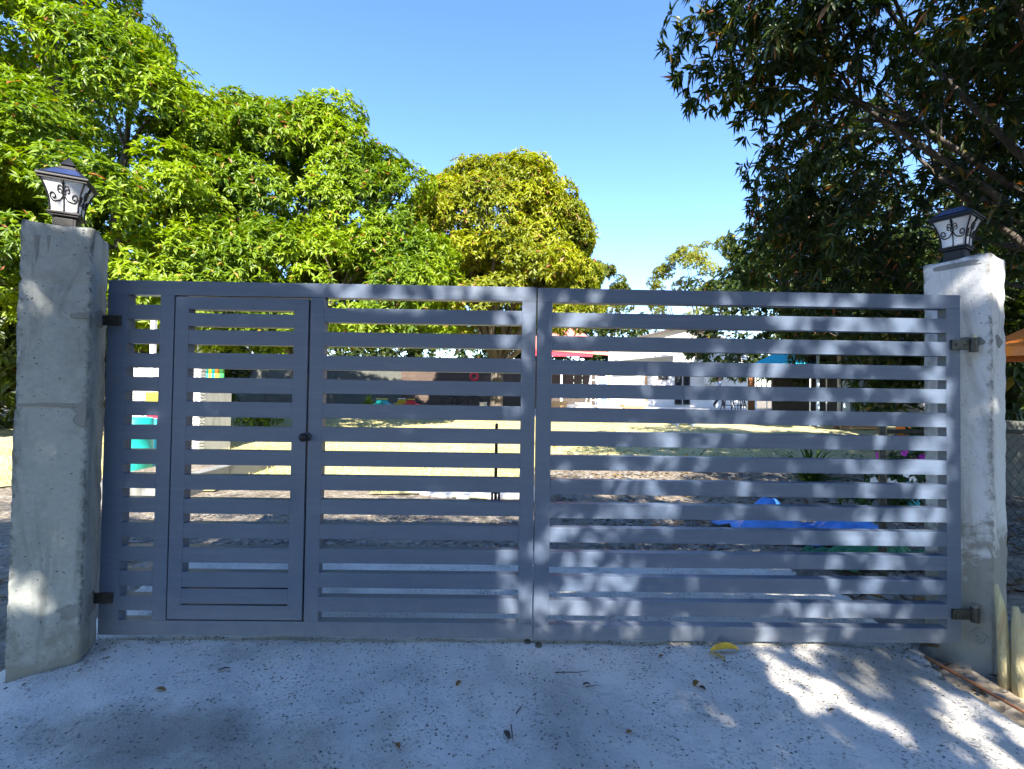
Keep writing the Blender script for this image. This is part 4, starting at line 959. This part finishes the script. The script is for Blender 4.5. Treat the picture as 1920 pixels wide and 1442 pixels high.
# low picket rail in front of the brown wall
c = P(960, 752, 22.4); t = empty('picket_fence', (c[0], c[1], gz(c[0], c[1])), 0, 'low dark picket fence in front of the brown block wall', 'fence')
for k in range(22): MB().box(-1.3 + k * .125, -1.25 + k * .125, -.015, .015, 0, .5).build('picket', M['darkwood'], t)
MB().box(-1.35, 1.4, .017, .04, .35, .4).build('rail', M['darkwood'], t)
c = P(1281, 800, 15.5); t = empty('low_table', (c[0], c[1], gz(c[0], c[1])), .05, 'low pale blue table standing on the lawn edge before the house', 'table')
MB().box(-.34, .34, -.25, .25, .2, .26).build('table_top', M['paleblue'], t, bevel=.015)
for x in (-.26, .26): MB().box(x - .03, x + .03, -.2, .2, 0, .199).build('leg', M['paleblue'], t)
c = P(484, 758, 13.5); t = empty('garden_shrub', (c[0], c[1], gz(c[0], c[1])), 0, 'low bright green shrub on the lawn in front of the shaded left wall', 'shrub')
n = 120; rr = rs.normal(size=(n, 3)) * np.array([.28, .2, .1]) + np.array([0, 0, .16]); b_, d_, n_, l_, w_ = leaf_params(rr, unit(rr), rs, 6, .13, .05, .2)
link('foliage', leaf_mesh('foliage', b_, d_, n_, l_, w_, leaf_colors(len(b_), rs, (.10, .16, .02), (.24, .32, .03), None, 0)), M['leaf'], t)
MB().tube([(0, 0, -.05), (0, 0, .2)], .015, 5).build('stem', M['bark'], t)

# ---- painted wall, posts and oddments seen through the narrow slots at the left
d = 8.3
x0, x1, z0, z1, Y = rect(205, 688, 374, 850, d); zg = gz((x0 + x1) / 2, Y)
pw = empty('painted_wall', (x1, Y, zg), 0, 'white wall painted with thin black wavy lines behind the small door', 'wall')
MB().box(x0 - x1, 0, 0, .15, -.2, z1 - zg).build('wall_face', M['lined'], pw); MB().box(-.15, -.002, .152, .95, -.2, P(390, 731, d + .3)[2] - zg).build('end_wall', M['pale_concrete'], pw)
MB().box(x0 - x1, .02, -.03, .18, z1 - zg + .002, z1 - zg + .05).build('coping', M['white'], pw)
for px, m_, top in ((379, 'orange', 642), (387, 'teal', 662), (394, 'yellow', 660), (400, 'teal', 662), (406, 'orange', 640), (414, 'green', 668)):
    c = P(px, 760, d + 1.1); zb = gz(c[0], c[1]); h_ = P(px, 676, d + 1.1)[2] - zb; hb = P(px, 700, d + 1.1)[2] - zb
    t = empty('painted_post', (c[0], c[1], zb), 0, {379: 'orange and yellow painted post nearest the white painted wall', 387: 'teal painted post beside the first orange one', 394: 'lime and yellow painted post, third of the coloured posts', 400: 'teal painted post in the middle of the coloured row', 406: 'orange and yellow painted post far along the coloured row', 414: 'dark green painted post at the end of the coloured row'}[px], 'post', 'coloured painted posts')
    MB().lathe([(.045, -.1), (.045, hb)], 12).build('lower_band', M['yellow' if m_ in ('orange', 'yellow') else m_], t, True)
    MB().lathe([(.045, hb + .001), (.045, h_), (.02, h_ + .09), (.004, h_ + .11)], 12).build('upper_band', M[m_], t, True)
for i, (px, top, dd) in enumerate(((284, 585, 8.0), (371, 640, 10), (391, 642, 10.5), (404, 645, 11))):
    c = P(px, 760, dd); zb = gz(c[0], c[1]); h_ = P(px, top, dd)[2] - zb
    o = MB().box(-.035, .035, -.035, .035, -.1, h_).build('white_post', M['white'], None, bevel=.006, loc=(c[0], c[1], zb))
    tag(o, ['tall white post seen through the narrow left slots of the gate', 'white post nearest the coloured posts', 'middle white post behind the coloured posts', 'farthest white post behind the coloured posts'][i], 'post', 'white posts at the left of the yard')
# teal drum, yellow and red play blocks
c = P(250, 850, 6.6); zb = gz(c[0], c[1])
tag(MB().lathe([(.20, 0), (.22, .02), (.22, .25), (.235, .27), (.22, .29), (.22, .52), (.235, .54), (.22, .56), (.22, .78), (.20, .80)], 24).build('plastic_drum', M['teal'], None, True, loc=(c[0], c[1], zb)), 'teal plastic drum standing in front of the white painted wall', 'drum')
c = P(268, 850, 7.2); tag(MB().box(-.2, .2, -.02, .02, 0, .75).build('cyan_board', M['cyan'], None, bevel=.01, loc=(c[0], c[1], gz(c[0], c[1]))), 'cyan board propped behind the teal drum', 'board')
for px, py0, py1, m_, lab in ((292, 735, 752, 'yellow', 'yellow play block on top of the red one by the narrow slots'), (294, 778, 800, 'red', 'red play block under the yellow one by the narrow slots')):
    c = P(px, (py0 + py1) / 2, 7.6); zb = gz(c[0], c[1])
    h0 = 0 if m_ == 'red' else P(px, 757, 7.6)[2] - zb; h1 = P(px, py0 - (0 if m_ == 'yellow' else 20), 7.6)[2] - zb
    tag(MB().box(-.1, .12, -.1, .1, h0 + .002, h1).build('play_block', M[m_], None, bevel=.02, loc=(c[0], c[1], zb)), lab, 'block', 'play blocks')
# low concrete kerb at the left
a = P(296, 955, 4.9); t = empty('planter_kerb', (a[0], a[1], gz(a[0], a[1])), math.radians(0), 'low grey concrete planter kerb behind the hinge end of the door leaf', 'kerb')
MB().box(-1.0, 0, 0, .14, -.15, .24).build('front_kerb', M['mortar'], t, bevel=.012); MB().box(-.14, -.001, .142, 2.4, -.15, .238).build('side_kerb', M['mortar'], t, bevel=.012)
MB().box(-1.0, -.142, .143, 2.4, -.15, .2).build('soil_fill', M['soil'], t)

# ------------------------------------------------------------------ near yard, right side
def cloth(name, mat, cx, cy, lx, ly, rz, hf, label, cat, nx=44, ny=26, seed=0):
    r = np.random.default_rng(seed); ph = r.uniform(0, 6, 8)
    U, V = np.meshgrid(np.linspace(-1, 1, nx), np.linspace(-1, 1, ny))
    edge = 1 + .08 * np.sin(5 * np.arctan2(V, U) + ph[0]) + .05 * np.sin(9 * np.arctan2(V, U) + ph[1])
    X = U * lx * edge; Yv = V * ly * edge
    Z = hf(U, V) + .02 * np.sin(9 * U + 4 * V + ph[2]) * np.sin(7 * V + ph[3]) + .012 * np.sin(19 * U - 11 * V + ph[4]) + .015
    v = np.stack([X, Yv, np.maximum(Z, .004)], -1).reshape(-1, 3); f = [(j * nx + i, j * nx + i + 1, (j + 1) * nx + i + 1, (j + 1) * nx + i) for j in range(ny - 1) for i in range(nx - 1)]
    me = bpy.data.meshes.new(name); me.from_pydata(v.tolist(), [], f); me.update()
    o = link(name, me, mat, None, True); o.location = (cx, cy, gz(cx, cy)); o.rotation_euler = (0, 0, rz)
    s_ = o.modifiers.new('s', 'SOLIDIFY'); s_.thickness = .006
    return tag(o, label, cat)
c = P(1510, 1010, 4.15)
cloth('blue_tarpaulin', M['bluetarp'], c[0], c[1], .62, .30, -.1, lambda U, V: .30 * np.exp(-((U + .5) / .32) ** 2 - (V / .6) ** 2) + .20 * np.exp(-((U - .55) / .3) ** 2 - (V / .7) ** 2) + .03, 'crumpled blue tarpaulin heaped on the ground behind the plain gate leaf', 'tarpaulin', seed=1)
c = P(1640, 1060, 3.55)
cloth('green_netting', M['greentarp'], c[0], c[1], .42, .22, .1, lambda U, V: .16 * np.exp(-(U / .6) ** 2 - (V / .7) ** 2) + .02, 'heap of green netting beside the blue tarpaulin', 'netting', seed=2)
c = P(1520, 905, 6.5); t = empty('spiky_plant', (c[0], c[1], gz(c[0], c[1])), 0, 'spiky dark green plant growing between the gravel and the lean-to', 'plant')
spiky(t, 70, .62, .045, .02, rs, ((.03, .06, .012), (.07, .12, .02)))
def flower_bush(px, py, dd, petal, label, h=.45, n=60):
    c = P(px, py, dd); zb = gz(c[0], c[1]); t = empty('flowering_bush', (c[0], c[1], zb), 0, label, 'plant', 'flowering bushes by the whitewashed pillar')
    rr = rs.normal(size=(n, 3)) * np.array([.17, .15, .10]) + np.array([0, 0, h * .6]); rr[:, 2] = np.maximum(rr[:, 2], .05)
    b_, d_, n_, l_, w_ = leaf_params(rr, unit(rr - np.array([0, 0, h * .2])), rs, 7, .10, .05, .2)
    link('foliage', leaf_mesh('foliage', b_, d_, n_, l_, w_, leaf_colors(len(b_), rs, (.02, .045, .01), (.06, .11, .02), None, 0)), M['leaf'], t)
    MB().tube([(0, 0, -.05), (.02, 0, h * .6)], [.02, .012], 6).build('stem', M['bark'], t)
    for k in range(9):
        p = Vector(tuple(rs.normal(size=3) * np.array([.15, .08, .06]) + np.array([0, -.16, h * .85])))
        mb = MB()
        for q in range(5):
            a = 2 * math.pi * q / 5; e_ = Vector((math.cos(a), -.35, math.sin(a))) * .048; s_ = Vector((-math.sin(a), 0, math.cos(a))) * .022
            mb.add([p, p + e_ * .6 + s_, p + e_, p + e_ * .6 - s_], [(0, 1, 2), (0, 2, 3)])
        mb.build('blossom', M[petal], t)
flower_bush(1690, 880, 5.6, 'pink', 'bush with magenta blossoms left of the whitewashed pillar', .62)
flower_bush(1724, 885, 5.9, 'pink', 'bush with magenta blossoms partly hidden by the whitewashed pillar', .62)
flower_bush(1665, 900, 5.0, 'petal', 'low bush with large white blossoms left of the whitewashed pillar', .40)
c = P(1708, 900, 5.1); zb = gz(c[0], c[1]); tag(MB().lathe([(.05, 0), (.07, .03), (.075, .2), (.05, .26), (.03, .3), (.035, .33)], 14).build('garden_bottle', M['cyan'], None, True, loc=(c[0], c[1], zb)), 'cyan plastic bottle standing among the flowering bushes', 'bottle')

# orange parasol and wire fence right of the whitewashed pillar
c = P(1990, 760, 4.6); zb = gz(c[0], c[1]); pa = empty('parasol', (c[0], c[1], zb), 0, 'orange parasol cut off by the right edge beside the whitewashed pillar', 'parasol')
zt = P(1990, 585, 4.6)[2] - zb; ze = P(1900, 652, 4.6)[2] - zb
for k in range(8):
    a0, a1 = k * math.pi / 4 + .2, (k + 1) * math.pi / 4 + .2; r = .62
    o = MB().add([(r * math.cos(a0), r * math.sin(a0), ze), (r * .97 * math.cos((a0 + a1) / 2), r * .97 * math.sin((a0 + a1) / 2), ze + .03), (r * math.cos(a1), r * math.sin(a1), ze), (0, 0, zt), (r * math.cos(a0), r * math.sin(a0), ze - .09), (r * math.cos(a1), r * math.sin(a1), ze - .09)], [(0, 1, 3), (1, 2, 3), (4, 5, 2, 1, 0)]).build('canopy_panel', M['orange'], pa)
MB().tube([(0, 0, -.05), (0, 0, zt + .05)], .018, 8).build('pole', M['darkwood'], pa)
wf = empty('wire_fence', (2.42, 0.75, -.12), math.radians(8), 'rusty diamond-mesh wire fence running right from the whitewashed pillar', 'fence')
wm = MB(); W_, Hf, st = 4.2, 1.05, .075
k = -int(Hf / st)
while k * st < W_:
    for sg in (1, -1):
        xa = k * st if sg == 1 else k * st + Hf; pts_ = []
        x_s, x_e = xa, xa + sg * Hf; z_s, z_e = 0.0, Hf
        def clipx(x_, z_, x2, z2):
            if x_ < 0: f_ = (0 - x_) / (x2 - x_); return 0, z_ + (z2 - z_) * f_
            if x_ > W_: f_ = (W_ - x_) / (x2 - x_); return W_, z_ + (z2 - z_) * f_
            return x_, z_
        if max(x_s, x_e) <= 0 or min(x_s, x_e) >= W_: continue
        A_ = clipx(x_s, z_s, x_e, z_e); B_ = clipx(x_e, z_e, x_s, z_s)
        wm.tube([(A_[0], .004 * sg, A_[1]), (B_[0], .004 * sg, B_[1])], .0016, 3, False)
    k += 1
wm.build('wire_mesh', M['steel'], wf)
for x in (.0, 1.4, 2.8, 4.2): MB().tube([(x, .03, -.2), (x, .03, 1.15)], .022, 8).build('post', M['steel'], wf)
MB().tube([(0, .03, 1.06), (4.2, .03, 1.06)], .014, 6).build('top_rail', M['steel'], wf)
c = (2.95, 2.4); wall_run('low_block_wall', 'low grey block wall beyond the wire fence at the right edge', (5.7, 3.7), (12.5, 4.6), .95, .14, M['blockgrey'])

# banana stump against the right pillar
bx, by = 2.30, -0.15; zb = gz(bx, by)
bs = empty('banana_stump', (bx, by, zb), 0, 'pale yellow banana stump at the foot of the whitewashed pillar', 'plant')
for q, (ox, oy, h_, r_, ln_) in enumerate(((0, 0, .38, .030, -.015), (.042, .04, .33, .026, .02), (-.02, .05, .46, .022, -.03))):
    prof = [(ox, oy, -.05), (ox + ln_ * .2, oy, h_ * .35), (ox + ln_ * .6, oy, h_ * .75), (ox + ln_, oy + .01, h_)]
    MB().tube(prof, [r_ * 1.1, r_, r_ * .85, r_ * .35], 12).build('sheath', M['banana'], bs, True)
# ------------------------------------------------------------------ fallen leaves, twigs, stones
def curl_leaf(name, mat, p, L_, w_, rz, curl, label, group=None, rx=0.0, cat='leaf'):
    n = 10; vs_ = []; fs = []
    for i in range(n + 1):
        s = i / n; a = curl * (s - .5); x = L_ * math.sin(a) / max(abs(curl), .01) if abs(curl) > .05 else L_ * (s - .5)
        z = L_ * (math.cos(a) - math.cos(curl / 2)) / max(abs(curl), .05); ww = w_ * math.sin(math.pi * min(1, .06 + .94 * s)) ** .7 * .5 + .001
        vs_ += [(x, -ww, z + ww * .35), (x, 0, z), (x, ww, z + ww * .35)]
        if i: b = 3 * (i - 1); fs += [(b, b + 1, b + 4, b + 3), (b + 1, b + 2, b + 5, b + 4)]
    mb = MB().add(vs_, fs); o = mb.build(name, mat, None, True); o.location = p; o.rotation_euler = (rx, 0, rz)
    return tag(o, label, cat, group)
lp = P(1362, 1222, 2.18)
curl_leaf('fallen_leaf', M['yellowleaf'], (lp[0] + .005, -.055, float(g_drive(lp[0], -.06)) + .012), .15, .030, .05, 1.5, 'large curled yellow leaf lying against the bottom of the plain gate leaf', rx=.5)
curl_leaf('fallen_leaf', M['yellowleaf'], (lp[0] - .055, -.10, float(g_drive(lp[0], -.1)) + .006), .085, .022, 2.3, .7, 'narrow torn yellow leaf tip beside the large curled yellow leaf', rx=.2)
curl_leaf('fallen_leaf', M['yellowleaf'], (2.13, -.48, float(gz(2.2, -.48)) + .05), .14, .03, -.6, .4, 'yellow leaf on the litter near the right edge')
for i, (px, py, L_, w_, m_) in enumerate(((300, 1302, .05, .016, 'deadleaf'), (1316, 1299, .028, .02, 'darkwood'), (1305, 1290, .05, .02, 'deadleaf'), (860, 1290, .04, .016, 'deadleaf'), (950, 1385, .045, .018, 'darkwood'), (1100, 1292, .035, .012, 'darkwood'), (680, 1180, .03, .016, 'deadleaf'), (420, 1265, .05, .012, 'darkwood'), (1240, 1240, .03, .014, 'deadleaf'), (1560, 1340, .03, .01, 'darkwood'), (745, 1405, .03, .014, 'deadleaf'), (1180, 1380, .026, .014, 'deadleaf'))):
    r_ = FW + RT * (px - 960) / F_PX - UP * (py - 721) / F_PX; s = (-.045 - CAM[2]) / r_[2]; q = CAM + r_ * s
    curl_leaf('dry_leaf', M[m_], (q[0], q[1], float(g_drive(q[0], q[1])) + .007), L_, w_, random.uniform(0, 3), .9, ['small brown leaf on the driveway below the small door', 'tiny blackish leaf scrap right of the straight twig, nearest the yellow leaf', 'brown leaf beside the blackish scrap below the yellow leaf', 'small brown leaf left of the straight twig on the driveway', 'dark leaf by the bent twig at the bottom middle', 'dark slim leaf touching the short twig', 'small brown leaf close under the gate right of the door', 'dark slim leaf on the driveway under the small door', 'brown leaf just below the gate, left of the yellow leaf', 'dark slim leaf in the sunny right part of the driveway', 'brown leaf at the bottom edge, left of the bent twig', 'small brown leaf at the bottom edge, right of the bent twig'][i], 'small dry leaves on the driveway')
def twig(px0, py0, px1, py1, label):
    pts_ = []
    for k in range(4):
        px = px0 + (px1 - px0) * k / 3; py = py0 + (py1 - py0) * k / 3 + random.uniform(-1.5, 1.5)
        r_ = FW + RT * (px - 960) / F_PX - UP * (py - 721) / F_PX; s = (-.045 - CAM[2]) / r_[2]; q = CAM + r_ * s; pts_.append((q[0], q[1], float(g_drive(q[0], q[1])) + .008))
    tag(MB().tube(pts_, [.0022, .002, .0016, .001], 5).build('twig', M['darkwood'], None), label, 'twig', 'twigs on the driveway')
twig(1040, 1271, 1106, 1268, 'thin straight twig on the driveway below the middle of the gate'); twig(1098, 1297, 1120, 1292, 'short twig right of the straight twig on the driveway'); twig(968, 1345, 980, 1330, 'tiny twig near the bottom middle of the driveway'); twig(958, 1365, 962, 1400, 'small bent twig at the bottom middle of the driveway')
st_ = []
for k in range(5): q = (2.02 + .028 * k, .02 - .11 * k); st_.append((q[0], q[1], float(g_drive(q[0], q[1])) + .012))
tag(MB().tube(st_, [.008, .008, .007, .006, .005], 6).build('stick', M['wood'], None, True), 'reddish brown stick lying along the driveway edge at the whitewashed pillar', 'stick')

def leaf_litter(name, n, xr, yr, zf, label, rng, size=(.05, .13), keep=None, dark=(.07, .045, .03), light=(.24, .15, .07), tilt=.35):
    x = rng.uniform(*xr, n); y = rng.uniform(*yr, n)
    if keep is not None: k = keep(x, y, rng); x, y = x[k], y[k]; n = len(x)
    b_ = np.stack([x, y, zf(x, y) + rng.uniform(.008, .03, n)], 1); a = rng.uniform(0, 6.28, n)
    d_ = unit(np.stack([np.cos(a), np.sin(a), rng.normal(size=n) * tilt], 1)); n_ = unit(np.array([0, 0, 1.]) + rng.normal(size=(n, 3)) * tilt); n_ = unit(n_ - d_ * np.sum(n_ * d_, 1, keepdims=True))
    me = leaf_mesh(name, b_, d_, n_, rng.uniform(*size, n), rng.uniform(*size, n) * .32, leaf_colors(n, rng, dark, light, None, .06, ((.42, .24, .03), (.30, .10, .04))), False)
    return tag(link(name, me, M['leaf']), label, 'litter', kind='stuff')
rl_ = np.random.default_rng(3)
leaf_litter('leaf_litter', 2600, (.6, 9), (1.4, 9), g_yard, 'dry brown leaf litter scattered over the shaded yard', rl_)
leaf_litter('leaf_litter', 900, (2.0, 4.5), (-2.5, .9), g_yard, 'brown leaf litter beside the driveway at the whitewashed pillar', rl_, (.06, .2))
leaf_litter('leaf_litter', 500, (-4.5, -2.2), (-2.5, 1.2), g_yard, 'brown leaf litter beside the driveway at the grey pillar', rl_, (.05, .15))
def stones(name, n, xr, yr, zf, label, rng, size, mat, keep=None, flat=.6):
    x = rng.uniform(*xr, n); y = rng.uniform(*yr, n)
    if keep is not None: k = keep(x, y, rng); x, y = x[k], y[k]; n = len(x)
    O = np.array([(1, 0, 0), (0, 1, 0), (-1, 0, 0), (0, -1, 0), (0, 0, 1), (0, 0, -1)], float); T = np.array([(0, 1, 4), (1, 2, 4), (2, 3, 4), (3, 0, 4), (1, 0, 5), (2, 1, 5), (3, 2, 5), (0, 3, 5)])
    sz = size[0] + (size[1] - size[0]) * rng.uniform(size=n) ** 2.2; a = rng.uniform(0, 6.28, n); c_, s_ = np.cos(a), np.sin(a)
    V = O[None] * (sz[:, None, None] * rng.uniform(.6, 1.15, (n, 6, 1))) * np.array([1.2, .85, flat])
    V = np.stack([V[..., 0] * c_[:, None] - V[..., 1] * s_[:, None], V[..., 0] * s_[:, None] + V[..., 1] * c_[:, None], V[..., 2]], -1) + np.stack([x, y, zf(x, y) + sz * .25], 1)[:, None]
    tri = (T[None] + (np.arange(n) * 6)[:, None, None]).reshape(-1, 3)
    me = bpy.data.meshes.new(name); me.from_pydata(V.reshape(-1, 3).tolist(), [], tri.tolist()); me.update()
    return tag(link(name, me, mat), label, 'stones', kind='stuff')
stones('gravel', 9000, (-4, 5), (1.36, 3.1), g_yard, 'dark gravel strip behind the driveway slab', rl_, (.008, .03), M['stone'])
stones('rubble', 700, (.4, 5.5), (2.2, 5.5), g_yard, 'loose pale rubble on the shaded yard', rl_, (.02, .07), M['stone'])
dk_keep = lambda x, y, r: r.uniform(size=len(x)) < np.clip(.12 + .9 * np.sin(x * 1.7 + 1.1 * np.sin(y * 2.3)) * np.sin(y * 2.9 + x), .04, 1)
stones('driveway_grit', 16000, (-2.15, 1.98), (-1.75, 1.25), lambda x, y: g_drive(x, y) + .001, 'fine dark grit scattered over the driveway concrete', rl_, (.0018, .0055), plain('dark_grit', (.11, .105, .10), .9, 0, .5, 60), dk_keep, .7)
# grass on the lawn
ng = 26000; x = rl_.uniform(-9, 6, ng); y = 3.4 + 11 * rl_.uniform(size=ng) ** 1.6; k = lawn_keep(x, y); x, y = x[k], y[k]; ng = len(x)
b_ = np.stack([x, y, g_yard(x, y) + .015], 1); d_ = unit(np.array([0, 0, 1.]) + rl_.normal(size=(ng, 3)) * .45); n_ = unit(rl_.normal(size=(ng, 3))); n_ = unit(n_ - d_ * np.sum(n_ * d_, 1, keepdims=True))
me = leaf_mesh('grass', b_, d_, n_, rl_.uniform(.03, .085, ng), rl_.uniform(.006, .014, ng), leaf_colors(ng, rl_, (.30, .32, .09), (.58, .50, .26), None, 0))
tag(link('grass', me, M['leaf']), 'short dry yellow-green grass on the lawn', 'grass', kind='stuff')

# clods and litter gathered under the gate and round the feet of the pillars
stones('gathered_grit', 900, (-1.9, 2.05), (-.03, .05), lambda x, y: g_drive(x, y) + .001, 'dark grit gathered under the bottom edge of the gate', rl_, (.002, .007), plain('damp_grit', (.07, .065, .055), .9, 0, .5, 60), lambda x, y, r: r.uniform(size=len(x)) < .35 + .65 * (np.abs(x - .14) < .12), .7)
near_post = lambda x, y, r: (np.hypot(x + 1.97, y + .02) < .30) & (y < .1) | (np.hypot(x - 2.2, y) < .34)
stones('foot_rubble', 2600, (-2.4, 2.6), (-.45, .3), lambda x, y: np.where(np.abs(x) < 2.1, g_drive(x, y), g_yard(x, y)) + .001, 'crumbs of mortar and soil at the feet of both pillars', rl_, (.003, .012), M['stone'], near_post, .7)
for i, x in enumerate((0.118, 0.168)):
    tag(MB().lathe([(.018, -.02), (.016, .008), (.010, .014), (.004, .016)], 9, (0, 0, 0)).build('gate_stop', M['steel'], None, True, loc=(x, .012 - .03 * i, float(g_drive(x, 0)) + .002)), ['small dark ground stop under the free end of the door leaf', 'small dark ground stop under the free end of the plain leaf'][i], 'gate stop', 'ground stops under the gate')
